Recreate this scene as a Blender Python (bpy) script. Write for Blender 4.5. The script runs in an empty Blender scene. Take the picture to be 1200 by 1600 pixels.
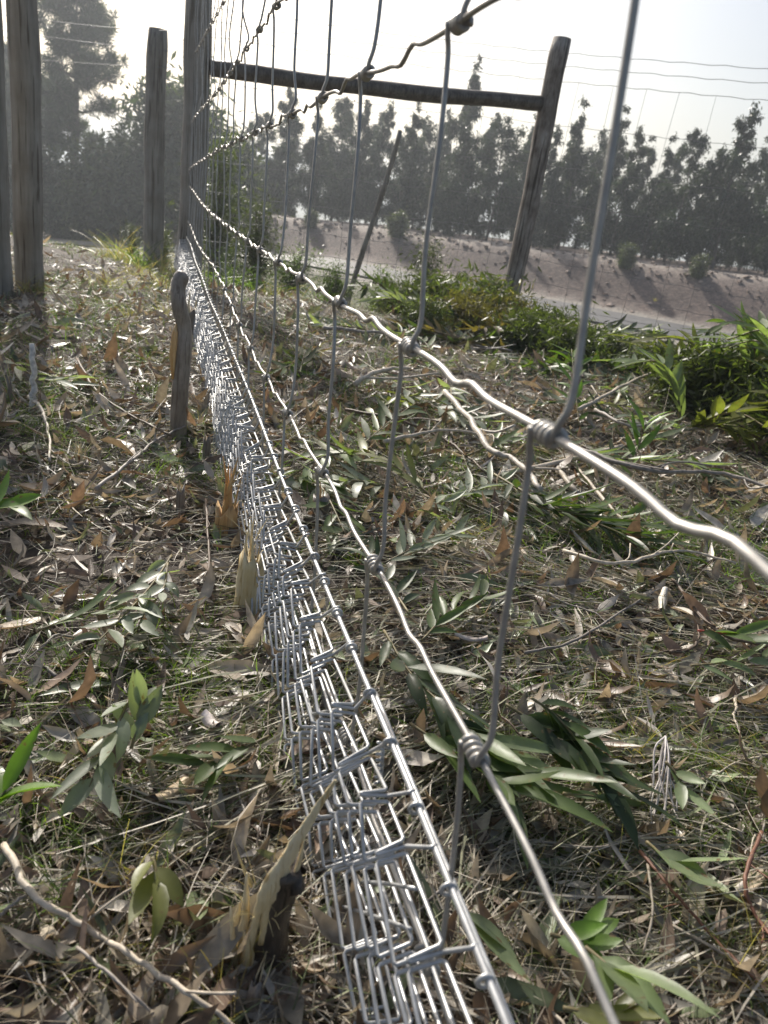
import bpy, math, random
import numpy as np
from mathutils import Matrix, Vector

random.seed(7)
rng = np.random.default_rng(11)
scene = bpy.context.scene
COL = scene.collection

# ------------------------------------------------------------------ camera
CAM_H = 0.43
F = 1200.0


def _cam_dir(px, py):
    v = np.array([px - 600.0, -(py - 800.0), -F])
    return v / np.linalg.norm(v)


_up = -_cam_dir(150, 3740)
_dy = _cam_dir(245, 258)
_dy -= _dy.dot(_up) * _up
_dy /= np.linalg.norm(_dy)
ROT = np.array([np.cross(_dy, _up), _dy, _up])      # world = ROT @ camera
EYE = np.array([0, 0, CAM_H])

cam_data = bpy.data.cameras.new("camera")
cam = bpy.data.objects.new("camera", cam_data)
COL.objects.link(cam)
cam.matrix_world = Matrix.Translation(Vector(EYE)) @ Matrix(ROT.tolist()).to_4x4()
cam_data.sensor_fit = 'VERTICAL'
cam_data.sensor_height = 36
cam_data.sensor_width = 27
cam_data.lens = 27
cam_data.clip_start = 0.01
cam_data.clip_end = 2000
cam_data.dof.use_dof = True
cam_data.dof.focus_distance = 0.85
cam_data.dof.aperture_fstop = 13
scene.camera = cam

# ------------------------------------------------------------------ light
SUN_EL, SUN_AZ = 34.0, -7.0       # degrees; azimuth clockwise from +Y
world = bpy.data.worlds.new("World")
scene.world = world
world.use_nodes = True
wn = world.node_tree.nodes
wl = world.node_tree.links
bg = wn["Background"]
sky = wn.new("ShaderNodeTexSky")
sky.sky_type = 'NISHITA'
sky.sun_disc = False
sky.sun_elevation = math.radians(SUN_EL)
sky.sun_rotation = math.radians(SUN_AZ)
sky.air_density = 1.0
sky.dust_density = 4.0
sky.ozone_density = 1.0
wl.new(sky.outputs[0], bg.inputs[0])
bg.inputs[1].default_value = 0.088

sun_data = bpy.data.lights.new("sun", 'SUN')
sun_data.energy = 3.9
sun_data.angle = math.radians(0.6)
sun_data.color = (1.0, 0.95, 0.87)
sun = bpy.data.objects.new("sun", sun_data)
COL.objects.link(sun)
_a, _e = math.radians(SUN_AZ), math.radians(SUN_EL)
SUNV = Vector((math.sin(_a) * math.cos(_e), math.cos(_a) * math.cos(_e), math.sin(_e)))
sun.rotation_euler = SUNV.to_track_quat('Z', 'Y').to_euler()

scene.view_settings.view_transform = 'Standard'
scene.view_settings.look = 'None'
scene.view_settings.gamma = 1
scene.view_settings.use_curve_mapping = False
scene.view_settings.exposure = 0.6
scene.cycles.max_bounces = 6
scene.cycles.volume_bounces = 0
scene.cycles.transparent_max_bounces = 6


# ------------------------------------------------------------------ noise and ground shape
_tab = rng.random((64, 64))


def vnoise(x, y, seed=0):
    x = np.asarray(x, float) + seed * 17.37
    y = np.asarray(y, float) + seed * 9.71
    xi = np.floor(x).astype(int)
    yi = np.floor(y).astype(int)
    fx = x - xi
    fy = y - yi
    fx = fx * fx * (3 - 2 * fx)
    fy = fy * fy * (3 - 2 * fy)
    a = _tab[xi % 64, yi % 64]
    b = _tab[(xi + 1) % 64, yi % 64]
    c = _tab[xi % 64, (yi + 1) % 64]
    d = _tab[(xi + 1) % 64, (yi + 1) % 64]
    return (a * (1 - fx) + b * fx) * (1 - fy) + (c * (1 - fx) + d * fx) * fy


def fbm(x, y, seed=0, n=4):
    t, amp, tot = 0, 1.0, 0
    for i in range(n):
        t = t + amp * vnoise(np.asarray(x) * 2 ** i, np.asarray(y) * 2 ** i, seed + i)
        tot += amp
        amp *= 0.5
    return t / tot - 0.5


def smooth(a, b, x):
    t = np.clip((np.asarray(x, float) - a) / (b - a), 0, 1)
    return t * t * (3 - 2 * t)


P0 = np.array([2.33, 16.23])
TV = np.array([0.7508, -0.6606])
NV = np.array([0.6606, 0.7508])
ROAD_W = 2.45


def sw(x, y):
    dx, dy = np.asarray(x) - P0[0], np.asarray(y) - P0[1]
    return dx * TV[0] + dy * TV[1], dx * NV[0] + dy * NV[1]


def sw_inv(s, w):
    return P0[0] + s * TV[0] + w * NV[0], P0[1] + s * TV[1] + w * NV[1]


def road_z(s):
    return -1.0 + 0.10 * np.clip(s, -14, 0)


def ground_z(x, y):
    x = np.asarray(x, float)
    y = np.asarray(y, float)
    s, w = sw(x, y)
    rz = road_z(s)
    near = 1 - smooth(-11.2, -4.2, w)
    z = near * (-0.075 * smooth(1.9, 4.3, y)) + (1 - near) * rz
    # relief of the cleared ground near the fence
    k = 1 - smooth(-9.5, -6.0, w)
    r = np.hypot(x, y)
    z = z + k * (0.045 * fbm(x * 1.7, y * 1.7, 1) + 0.022 * fbm(x * 7, y * 7, 5)) * smooth(0.0, 0.5, r)
    z = z + 0.07 * fbm(x * 0.9, y * 0.9, 3) * smooth(-8.5, -6, w) * (1 - smooth(-2.5, -0.8, w))
    # bank beyond the road
    top = -0.30 + 0.036 * np.clip(s, -20, 14)
    bank = smooth(ROAD_W + 0.7, ROAD_W + 2.6, w) * smooth(-9, -4, s)
    z = z + bank * (top - rz + 0.09 * fbm(x * 0.8, y * 0.8, 9) + 0.035 * fbm(x * 4, y * 4, 2))
    z = z - 2.5 * smooth(13, 60, w) - 0.05 * smooth(-30, -60, w)
    cut = smooth(-0.5, -0.1, w) * (1 - smooth(ROAD_W + 0.1, ROAD_W + 0.5, w))
    return z - 0.03 * cut


def at(px, py, z=None, off=0.0):
    """the place on the ground that the pixel of the 1200 x 1600 photograph looks at"""
    d = ROT @ _cam_dir(px, py)
    zz = 0.0 if z is None else z
    p = EYE
    for _ in range(8):
        t = (zz - CAM_H) / d[2]
        p = EYE + t * d
        if z is not None:
            break
        zz = float(ground_z(p[0], p[1])) + off
    return p


def atd(px, py, dist):
    d = ROT @ _cam_dir(px, py)
    return EYE + d * dist / math.hypot(d[0], d[1])


# ------------------------------------------------------------------ mesh helpers
class MB:
    def __init__(self):
        self.v, self.c, self.q, self.n = [], [], [], 0

    def add(self, verts, quads, col=None):
        verts = np.asarray(verts, float).reshape(-1, 3)
        quads = np.asarray(quads, int).reshape(-1, 4)
        self.v.append(verts)
        self.q.append(quads + self.n)
        if col is None:
            col = np.ones((len(verts), 3)) * 0.5
        col = np.asarray(col, float)
        if col.ndim == 1:
            col = np.tile(col, (len(verts), 1))
        self.c.append(col)
        self.n += len(verts)

    def build(self, name, mat, parent=None, smooth_=True, **props):
        me = mesh_of(name, np.concatenate(self.v), np.concatenate(self.q), np.concatenate(self.c), mat, smooth_)
        return obj(name, me, parent, **props)


def mesh_of(name, v, q, c, mat, smooth_=True):
    """quads whose last two indices are equal become triangles"""
    me = bpy.data.meshes.new(name)
    tri = q[:, 2] == q[:, 3]
    cnt = np.where(tri, 3, 4)
    start = np.concatenate([[0], np.cumsum(cnt)[:-1]])
    mask = np.ones(q.shape, bool)
    mask[tri, 3] = False
    loops = q[mask]
    me.vertices.add(len(v))
    me.vertices.foreach_set("co", v.astype(np.float32).ravel())
    me.loops.add(len(loops))
    me.loops.foreach_set("vertex_index", loops.astype(np.int32))
    me.polygons.add(len(q))
    me.polygons.foreach_set("loop_start", start.astype(np.int32))
    me.polygons.foreach_set("loop_total", cnt.astype(np.int32))
    me.polygons.foreach_set("use_smooth", np.full(len(q), smooth_, bool))
    ca = me.color_attributes.new("Col", 'FLOAT_COLOR', 'POINT')
    ca.data.foreach_set("color", np.concatenate([c, np.ones((len(c), 1))], 1).astype(np.float32).ravel())
    me.update(calc_edges=True)
    me.validate()
    me.materials.append(mat)
    return me


def obj(name, data, parent=None, **props):
    o = bpy.data.objects.new(name, data)
    COL.objects.link(o)
    if parent is not None:
        o.parent = parent
    for k, v in props.items():
        if v:
            o[k] = v
    return o


def thing(name, label, cat, loc=(0, 0, 0), group=None, rz=0):
    o = obj(name, None, None, label=label, category=cat, group=group)
    o.location = loc
    o.rotation_euler[2] = rz
    o.empty_display_size = 0.05
    return o


def nrm(v):
    v = np.asarray(v, float)
    return v / (np.linalg.norm(v, axis=-1, keepdims=True) + 1e-12)


def frames(P):
    """tangents and two normals along a polyline"""
    P = np.asarray(P, float)
    T = nrm(np.gradient(P, axis=0))
    ref = np.array([0, 0, 1.0]) if abs(T[0][2]) < 0.9 else np.array([1.0, 0, 0])
    N = np.zeros_like(P)
    n = ref - T[0] * ref.dot(T[0])
    n /= np.linalg.norm(n)
    for i in range(len(P)):
        n = n - T[i] * n.dot(T[i])
        n /= np.linalg.norm(n) + 1e-12
        N[i] = n
    return T, N, np.cross(T, N)


def tube(mb, P, R, sides=6, col=None, cap=True, rough=0.0, oval=1.0):
    P = np.asarray(P, float)
    R = np.broadcast_to(np.asarray(R, float), (len(P),))
    T, N, B = frames(P)
    a = np.arange(sides) * 2 * math.pi / sides
    rr = R[:, None] * (1 + rough * (rng.random((len(P), sides)) - 0.5))
    V = P[:, None] + (np.cos(a)[None, :, None] * N[:, None] * rr[..., None] + np.sin(a)[None, :, None] * B[:, None] * rr[..., None] * oval)
    i = np.arange(len(P) - 1)[:, None] * sides
    j = np.arange(sides)[None]
    k = (j + 1) % sides
    q = np.stack([i + j, i + k, i + sides + k, i + sides + j], -1).reshape(-1, 4)
    V = V.reshape(-1, 3)
    if cap:
        n = len(V)
        V = np.concatenate([V, P[:1], P[-1:]])
        j = np.arange(sides)
        k = (j + 1) % sides
        l = (len(P) - 1) * sides
        q = np.concatenate([q, np.stack([k, j, j * 0 + n, j * 0 + n], -1),
                            np.stack([l + j, l + k, j * 0 + n + 1, j * 0 + n + 1], -1)])
    if col is not None:
        col = np.asarray(col, float)
        if col.ndim == 2:       # one colour per ring
            c = np.repeat(col, sides, 0)
            if cap:
                c = np.concatenate([c, col[:1], col[-1:]])
            col = c
    mb.add(V, q, col)


def spline(pts, n=12):
    """Catmull-Rom through points"""
    P = np.asarray(pts, float)
    P = np.concatenate([[2 * P[0] - P[1]], P, [2 * P[-1] - P[-2]]])
    out = []
    m = len(P) - 3
    for i in range(m):
        a, b, c, d = P[i:i + 4]
        t = np.linspace(0, 1, n, endpoint=(i == m - 1))[:, None]
        out.append(0.5 * ((2 * b) + (c - a) * t + (2 * a - 5 * b + 4 * c - d) * t ** 2 + (-a + 3 * b - 3 * c + d) * t ** 3))
    return np.concatenate(out)


def leaves(pos, dirn, nor, L, W, curl, fold, cols, K=4, side=0.0, round_=0.0):
    """N leaf blades at once, each K+1 cross sections of 3 vertices"""
    pos = np.asarray(pos, float)
    n = len(pos)
    dirn = nrm(dirn)
    nor = nrm(nor - dirn * np.sum(nor * dirn, 1, keepdims=True))
    sid = np.cross(dirn, nor)
    L = np.broadcast_to(L, (n,))
    W = np.broadcast_to(W, (n,))
    curl = np.broadcast_to(curl, (n,))
    fold = np.broadcast_to(fold, (n,))
    side = np.broadcast_to(side, (n,))
    t = np.linspace(0, 1, K + 1)
    prof = np.sin(np.pi * np.clip(t * 0.97 + 0.015, 0, 1) ** (0.8 + round_ * 0.1)) ** (0.85 - 0.35 * round_)
    prof[0] = 0.06
    prof[-1] = 0.02
    V = np.zeros((n, K + 1, 3, 3))
    C = np.zeros((n, K + 1, 3, 3))
    for i in range(K + 1):
        a = curl * t[i]
        with np.errstate(divide='ignore', invalid='ignore'):
            u = np.where(np.abs(curl) < 1e-4, t[i], np.sin(a) / curl)
            h = np.where(np.abs(curl) < 1e-4, 0, (1 - np.cos(a)) / curl)
        cpt = pos + dirn * (L * u)[:, None] + nor * (L * h)[:, None] + sid * (side * L * t[i] ** 2)[:, None]
        nn = nor * np.cos(a)[:, None] - dirn * np.sin(a)[:, None]
        hw = (W * prof[i] / 2)[:, None]
        V[:, i, 1] = cpt
        V[:, i, 0] = cpt - sid * hw + nn * hw * fold[:, None]
        V[:, i, 2] = cpt + sid * hw + nn * hw * fold[:, None]
        m = 1.0 - 0.12 * t[i]
        C[:, i, 0] = cols * m
        C[:, i, 2] = cols * m
        C[:, i, 1] = cols * (m + 0.22)
    q = []
    for i in range(K):
        for j in range(2):
            q.append([3 * i + j, 3 * i + j + 1, 3 * i + 3 + j + 1, 3 * i + 3 + j])
    q = np.array(q)
    Q = (q[None] + (np.arange(n) * (K + 1) * 3)[:, None, None]).reshape(-1, 4)
    return V.reshape(-1, 3), Q, C.reshape(-1, 3)


def ribbons(pos, d0, bend, L, W, cols, K=3):
    """thin bent strips: stems, needles, grass blades"""
    pos = np.asarray(pos, float)
    n = len(pos)
    d0 = nrm(d0)
    L = np.broadcast_to(L, (n,))
    W = np.broadcast_to(W, (n,))
    view = nrm(pos - EYE)
    sid = nrm(np.cross(d0, rng.normal(size=(n, 3)) * 0.7 + np.array([0, 0, 1.0])))
    V = np.zeros((n, K + 1, 2, 3))
    C = np.zeros((n, K + 1, 2, 3))
    for i in range(K + 1):
        t = i / K
        c = pos + d0 * (L * t)[:, None] + bend * (L * t * t)[:, None]
        hw = (W * (1 - 0.75 * t) / 2)[:, None]
        V[:, i, 0] = c - sid * hw
        V[:, i, 1] = c + sid * hw
        C[:, i, 0] = C[:, i, 1] = cols * (0.85 + 0.3 * t)
    q = np.array([[2 * i, 2 * i + 1, 2 * i + 3, 2 * i + 2] for i in range(K)])
    Q = (q[None] + (np.arange(n) * (K + 1) * 2)[:, None, None]).reshape(-1, 4)
    return V.reshape(-1, 3), Q, C.reshape(-1, 3)


# ------------------------------------------------------------------ materials
def new_mat(name):
    m = bpy.data.materials.new(name)
    m.use_nodes = True
    return m, m.node_tree.nodes, m.node_tree.links, m.node_tree.nodes["Principled BSDF"]


def nd(nodes, t, **kw):
    n = nodes.new(t)
    for k, v in kw.items():
        setattr(n, k, v)
    return n


def ramp(nodes, stops):
    r = nodes.new("ShaderNodeValToRGB")
    e = r.color_ramp.elements
    while len(e) < len(stops):
        e.new(0.5)
    for i, (p, c) in enumerate(stops):
        e[i].position = p
        e[i].color = (*c, 1) if len(c) == 3 else c
    return r


def foliage_mat(name, transl=0.35, rough=0.4, spec=0.5, vary=0.35, scale=60.0, tcol=(1.3, 1.5, 0.6), blotch=0.35, spots=False):
    m, N, L, p = new_mat(name)
    at_ = nd(N, "ShaderNodeAttribute", attribute_name="Col")
    info = nd(N, "ShaderNodeObjectInfo")
    geo = nd(N, "ShaderNodeNewGeometry")
    tc = nd(N, "ShaderNodeTexCoord")
    no = nd(N, "ShaderNodeTexNoise")
    no.inputs["Scale"].default_value = scale
    no.inputs["Detail"].default_value = 4
    L.new(tc.outputs["Object"], no.inputs["Vector"])
    mr = nd(N, "ShaderNodeMapRange")
    mr.inputs["From Min"].default_value = 0.3
    mr.inputs["From Max"].default_value = 0.7
    mr.inputs["To Min"].default_value = 1 - blotch
    mr.inputs["To Max"].default_value = 1 + blotch
    L.new(no.outputs["Fac"], mr.inputs["Value"])
    mr2 = nd(N, "ShaderNodeMapRange")
    mr2.inputs["To Min"].default_value = 1 - vary
    mr2.inputs["To Max"].default_value = 1 + vary
    L.new(info.outputs["Random"], mr2.inputs["Value"])
    mu = nd(N, "ShaderNodeMath", operation='MULTIPLY')
    L.new(mr.outputs[0], mu.inputs[0])
    L.new(mr2.outputs[0], mu.inputs[1])
    mx = nd(N, "ShaderNodeVectorMath", operation='SCALE')
    L.new(at_.outputs["Color"], mx.inputs[0])
    L.new(mu.outputs[0], mx.inputs["Scale"])
    L.new(mx.outputs[0], p.inputs["Base Color"])
    p.inputs["Roughness"].default_value = rough
    p.inputs["Specular IOR Level"].default_value = spec
    if spots:
        n3 = nd(N, "ShaderNodeTexNoise")
        n3.inputs["Scale"].default_value = 160
        n3.inputs["Detail"].default_value = 3
        L.new(tc.outputs["Object"], n3.inputs["Vector"])
        rs = ramp(N, [(0.60, (0, 0, 0)), (0.70, (1, 1, 1))])
        L.new(n3.outputs["Fac"], rs.inputs[0])
        mm = nd(N, "ShaderNodeMix", data_type='RGBA')
        L.new(rs.outputs[0], mm.inputs["Factor"])
        L.new(mx.outputs[0], mm.inputs["A"])
        mm.inputs["B"].default_value = (0.16, 0.11, 0.05, 1)
        mx = mm
        L.new(mx.outputs["Result"], p.inputs["Base Color"])
        rr = nd(N, "ShaderNodeMapRange")
        rr.inputs["To Min"].default_value = rough - 0.05
        rr.inputs["To Max"].default_value = rough + 0.25
        L.new(no.outputs["Fac"], rr.inputs["Value"])
        L.new(rr.outputs[0], p.inputs["Roughness"])
    bmp = nd(N, "ShaderNodeBump")
    bmp.inputs["Strength"].default_value = 0.35
    bmp.inputs["Distance"].default_value = 0.002
    L.new(no.outputs["Fac"], bmp.inputs["Height"])
    L.new(bmp.outputs[0], p.inputs["Normal"])
    if transl > 0:
        tr = nd(N, "ShaderNodeBsdfTranslucent")
        tm = nd(N, "ShaderNodeVectorMath", operation='MULTIPLY')
        L.new(mx.outputs['Result'] if spots else mx.outputs[0], tm.inputs[0])
        tm.inputs[1].default_value = tcol
        L.new(tm.outputs[0], tr.inputs["Color"])
        ms = nd(N, "ShaderNodeMixShader")
        ms.inputs[0].default_value = transl
        L.new(p.outputs[0], ms.inputs[1])
        L.new(tr.outputs[0], ms.inputs[2])
        L.new(ms.outputs[0], N["Material Output"].inputs["Surface"])
    return m


M = {}
M['litter'] = foliage_mat("dry_leaf", 0.22, 0.42, 0.55, 0.35, 90, (1.3, 1.1, 0.8))
M['straw'] = foliage_mat("straw", 0.15, 0.5, 0.4, 0.2, 90, (1.2, 1.1, 0.8))
M['leaf'] = foliage_mat("green_leaf", 0.42, 0.33, 0.55, 0.22, 40, (1.4, 1.6, 0.55), 0.3, True)
M['grass'] = foliage_mat("grass_blade", 0.4, 0.42, 0.4, 0.25, 30, (1.5, 1.8, 0.5), 0.2)
M['tree_leaf'] = foliage_mat("tree_leaf", 0.25, 0.42, 0.4, 0.2, 3, (1.4, 1.6, 0.6), 0.35)
M['twig'] = foliage_mat("twig_bark", 0.0, 0.55, 0.4, 0.25, 120)
M['tree_bark'] = foliage_mat("tree_bark", 0.0, 0.8, 0.2, 0.2, 6)


def wood_mat(name, c1, c2, c3, scale=10, stretch=0.12, bump=0.5, dist=0.01, rough=0.75, low=(0.55, 0.5, 0.46), crack=(0.25, 0.23, 0.2)):
    m, N, L, p = new_mat(name)
    tc = nd(N, "ShaderNodeTexCoord")
    mp = nd(N, "ShaderNodeMapping")
    mp.inputs["Scale"].default_value = (1, 1, stretch)
    L.new(tc.outputs["Object"], mp.inputs["Vector"])
    no = nd(N, "ShaderNodeTexNoise")
    no.inputs["Scale"].default_value = scale * 6
    no.inputs["Detail"].default_value = 6
    no.inputs["Roughness"].default_value = 0.7
    L.new(mp.outputs[0], no.inputs["Vector"])
    n2 = nd(N, "ShaderNodeTexNoise")
    n2.inputs["Scale"].default_value = scale * 0.8
    n2.inputs["Detail"].default_value = 4
    L.new(tc.outputs["Object"], n2.inputs["Vector"])
    r = ramp(N, [(0.25, c3), (0.5, c1), (0.75, c2)])
    L.new(no.outputs["Fac"], r.inputs[0])
    r2 = ramp(N, [(0.4, low), (0.6, (1, 1, 1))])
    L.new(n2.outputs["Fac"], r2.inputs[0])
    mp2 = nd(N, "ShaderNodeMapping")
    mp2.inputs["Scale"].default_value = (1, 1, 0.035)
    L.new(tc.outputs["Object"], mp2.inputs["Vector"])
    n4 = nd(N, "ShaderNodeTexNoise")
    n4.inputs["Scale"].default_value = scale * 11
    n4.inputs["Detail"].default_value = 3
    n4.inputs["Distortion"].default_value = 0.4
    L.new(mp2.outputs[0], n4.inputs["Vector"])
    rc = ramp(N, [(0.36, crack), (0.43, (1, 1, 1))])
    L.new(n4.outputs["Fac"], rc.inputs[0])
    m0 = nd(N, "ShaderNodeMix", data_type='RGBA', blend_type='MULTIPLY')
    m0.inputs[0].default_value = 1
    L.new(r.outputs[0], m0.inputs["A"])
    L.new(rc.outputs[0], m0.inputs["B"])
    mx = nd(N, "ShaderNodeMix", data_type='RGBA', blend_type='MULTIPLY')
    mx.inputs[0].default_value = 1
    L.new(m0.outputs["Result"], mx.inputs["A"])
    L.new(r2.outputs[0], mx.inputs["B"])
    L.new(mx.outputs["Result"], p.inputs["Base Color"])
    p.inputs["Roughness"].default_value = rough
    b = nd(N, "ShaderNodeBump")
    b.inputs["Strength"].default_value = bump
    b.inputs["Distance"].default_value = dist
    L.new(no.outputs["Fac"], b.inputs["Height"])
    L.new(b.outputs[0], p.inputs["Normal"])
    return m


M['post'] = wood_mat("weathered_post", (0.30, 0.28, 0.24), (0.42, 0.39, 0.34), (0.21, 0.19, 0.165), 9, 0.06, low=(0.75, 0.72, 0.68), crack=(0.42, 0.39, 0.35))
M['post_bark'] = wood_mat("peeling_post", (0.30, 0.26, 0.22), (0.45, 0.42, 0.37), (0.10, 0.07, 0.05), 7, 0.35)
M['split'] = wood_mat("split_wood", (0.78, 0.66, 0.42), (0.84, 0.76, 0.56), (0.64, 0.49, 0.26), 30, 0.08, 0.6, 0.004, 0.6, (0.88, 0.84, 0.74), (0.7, 0.6, 0.45))
M['split_orange'] = wood_mat("split_wood_orange", (0.72, 0.46, 0.20), (0.80, 0.64, 0.38), (0.56, 0.31, 0.11), 30, 0.08, 0.6, 0.004, 0.6, (0.85, 0.78, 0.7), (0.65, 0.5, 0.4))
M['bark'] = wood_mat("sapling_bark", (0.12, 0.10, 0.08), (0.19, 0.16, 0.13), (0.05, 0.04, 0.03), 25, 0.2, 0.5, 0.003, 0.45)


M['sapling'] = wood_mat("sapling_grey", (0.29, 0.25, 0.21), (0.38, 0.34, 0.29), (0.17, 0.14, 0.11), 25, 0.2, 0.5, 0.003, 0.4, (0.75, 0.7, 0.65), (0.6, 0.55, 0.5))


def zinc(name, base, rough, metallic):
    m, N, L, p = new_mat(name)
    tc = nd(N, "ShaderNodeTexCoord")
    no = nd(N, "ShaderNodeTexNoise")
    no.inputs["Scale"].default_value = 120
    no.inputs["Detail"].default_value = 5
    L.new(tc.outputs["Object"], no.inputs["Vector"])
    r = ramp(N, [(0.3, tuple(0.72 * b for b in base)), (0.65, base)])
    L.new(no.outputs["Fac"], r.inputs[0])
    n2 = nd(N, "ShaderNodeTexNoise")
    n2.inputs["Scale"].default_value = 28
    n2.inputs["Detail"].default_value = 8
    n2.inputs["Roughness"].default_value = 0.8
    L.new(tc.outputs["Object"], n2.inputs["Vector"])
    r2 = ramp(N, [(0.60, (0, 0, 0)), (0.72, (0.8, 0.8, 0.8))])
    L.new(n2.outputs["Fac"], r2.inputs[0])
    mm = nd(N, "ShaderNodeMix", data_type='RGBA')
    L.new(r2.outputs[0], mm.inputs["Factor"])
    L.new(r.outputs[0], mm.inputs["A"])
    mm.inputs["B"].default_value = (0.20, 0.17, 0.14, 1)
    L.new(mm.outputs["Result"], p.inputs["Base Color"])
    p.inputs["Metallic"].default_value = metallic
    mr = nd(N, "ShaderNodeMapRange")
    mr.inputs["To Min"].default_value = rough - 0.08
    mr.inputs["To Max"].default_value = rough + 0.12
    L.new(no.outputs["Fac"], mr.inputs["Value"])
    L.new(mr.outputs[0], p.inputs["Roughness"])
    b = nd(N, "ShaderNodeBump")
    b.inputs["Strength"].default_value = 0.15
    b.inputs["Distance"].default_value = 0.0005
    L.new(no.outputs["Fac"], b.inputs["Height"])
    L.new(b.outputs[0], p.inputs["Normal"])
    return m


M['wire'] = zinc("galvanised_wire", (0.44, 0.42, 0.385), 0.42, 0.5)
M['mesh_wire'] = zinc("bright_zinc_mesh", (0.52, 0.52, 0.51), 0.38, 0.45)
M['old_wire'] = zinc("old_fence_wire", (0.22, 0.22, 0.22), 0.5, 0.6)


def ground_mat():
    m, N, L, p = new_mat("earth")
    geo = nd(N, "ShaderNodeNewGeometry")
    a = nd(N, "ShaderNodeAttribute", attribute_name="Col")
    no = nd(N, "ShaderNodeTexNoise")
    no.inputs["Scale"].default_value = 14
    no.inputs["Detail"].default_value = 10
    no.inputs["Roughness"].default_value = 0.75
    L.new(geo.outputs["Position"], no.inputs["Vector"])
    vo = nd(N, "ShaderNodeTexVoronoi")
    vo.inputs["Scale"].default_value = 9
    L.new(geo.outputs["Position"], vo.inputs["Vector"])
    r = ramp(N, [(0.3, (0.45, 0.42, 0.4)), (0.5, (0.9, 0.9, 0.9)), (0.68, (1.7, 1.65, 1.6))])
    L.new(no.outputs["Fac"], r.inputs[0])
    mx = nd(N, "ShaderNodeVectorMath", operation='MULTIPLY')
    L.new(a.outputs["Color"], mx.inputs[0])
    L.new(r.outputs[0], mx.inputs[1])
    L.new(mx.outputs[0], p.inputs["Base Color"])
    p.inputs["Roughness"].default_value = 0.85
    b = nd(N, "ShaderNodeBump")
    b.inputs["Strength"].default_value = 0.8
    b.inputs["Distance"].default_value = 0.03
    L.new(no.outputs["Fac"], b.inputs["Height"])
    L.new(b.outputs[0], p.inputs["Normal"])
    return m


M['ground'] = ground_mat()


def asphalt():
    m, N, L, p = new_mat("pale_asphalt")
    geo = nd(N, "ShaderNodeNewGeometry")
    no = nd(N, "ShaderNodeTexNoise")
    no.inputs["Scale"].default_value = 3
    no.inputs["Detail"].default_value = 8
    L.new(geo.outputs["Position"], no.inputs["Vector"])
    r = ramp(N, [(0.3, (0.09, 0.087, 0.083)), (0.7, (0.15, 0.145, 0.14))])
    L.new(no.outputs["Fac"], r.inputs[0])
    L.new(r.outputs[0], p.inputs["Base Color"])
    p.inputs["Roughness"].default_value = 0.55
    return m


M['road'] = asphalt()

# ------------------------------------------------------------------ ground, road, shoulder
def graded(lo, hi, dense_lo, dense_hi, step, grow=1.09):
    a = list(np.arange(dense_lo, dense_hi, step))
    s, x = step, dense_hi
    while x < hi:
        a.append(x)
        s *= grow
        x += s
    a.append(hi)
    s, x = step, dense_lo
    b = []
    while x > lo:
        s *= grow
        x -= s
        b.append(x)
    b[-1] = lo
    return np.array(sorted(b) + a)


gx = graded(-900, 900, -1.2, 2.6, 0.026, 1.045)
gy = graded(-60, 900, 0.1, 4.2, 0.026, 1.035)
XX, YY = np.meshgrid(gx, gy, indexing='ij')
ZZ = ground_z(XX, YY)
S_, W_ = sw(XX, YY)
soil = np.array([0.085, 0.066, 0.050])
grassc = np.array([0.085, 0.085, 0.040])
reddish = np.array([0.155, 0.112, 0.090])
gravel = np.array([0.30, 0.27, 0.23])
far = np.array([0.10, 0.11, 0.07])
colg = np.tile(soil, XX.shape + (1,))
k = smooth(-9.6, -8, W_)[..., None]
colg = colg * (1 - k) + grassc * k
k = (smooth(-1.6, -0.6, W_) * (1 - smooth(ROAD_W + 0.8, ROAD_W + 1.1, W_)))[..., None]
colg = colg * (1 - k) + gravel * k
k = smooth(ROAD_W + 0.5, ROAD_W + 1.0, W_)[..., None]
rr_ = reddish * (0.75 + 0.9 * (fbm(XX * 1.1, YY * 1.1, 21)[..., None] + 0.3))
crest = (smooth(ROAD_W + 2.0, ROAD_W + 2.6, W_) * (1 - smooth(ROAD_W + 3.4, ROAD_W + 4.6, W_)))[..., None]
rr_ = rr_ * (1 - crest) + np.array([0.33, 0.28, 0.235]) * crest
colg = colg * (1 - k) + rr_ * k
k = smooth(14, 30, W_)[..., None]
colg = colg * (1 - k) + far * k
nx, ny = XX.shape
idx = np.arange(nx * ny).reshape(nx, ny)
quads = np.stack([idx[:-1, :-1], idx[1:, :-1], idx[1:, 1:], idx[:-1, 1:]], -1).reshape(-1, 4)
mb = MB()
mb.add(np.stack([XX, YY, ZZ], -1), quads, np.clip(colg, 0.01, 0.8).reshape(-1, 3))
mb.build("ground", M['ground'], kind="structure")

mb = MB()
ss = np.linspace(-70, 70, 141)
ww = np.linspace(0, ROAD_W, 5)
SS, WW = np.meshgrid(ss, ww, indexing='ij')
rx, ry = sw_inv(SS, WW)
rz = road_z(SS) + 0.012 + 0.02 * (1 - ((WW - ROAD_W / 2) / (ROAD_W / 2)) ** 2)
idx = np.arange(SS.size).reshape(SS.shape)
quads = np.stack([idx[:-1, :-1], idx[1:, :-1], idx[1:, 1:], idx[:-1, 1:]], -1).reshape(-1, 4)
mb.add(np.stack([rx, ry, rz], -1), quads)
mb.build("road", M['road'], kind="structure")

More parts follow.
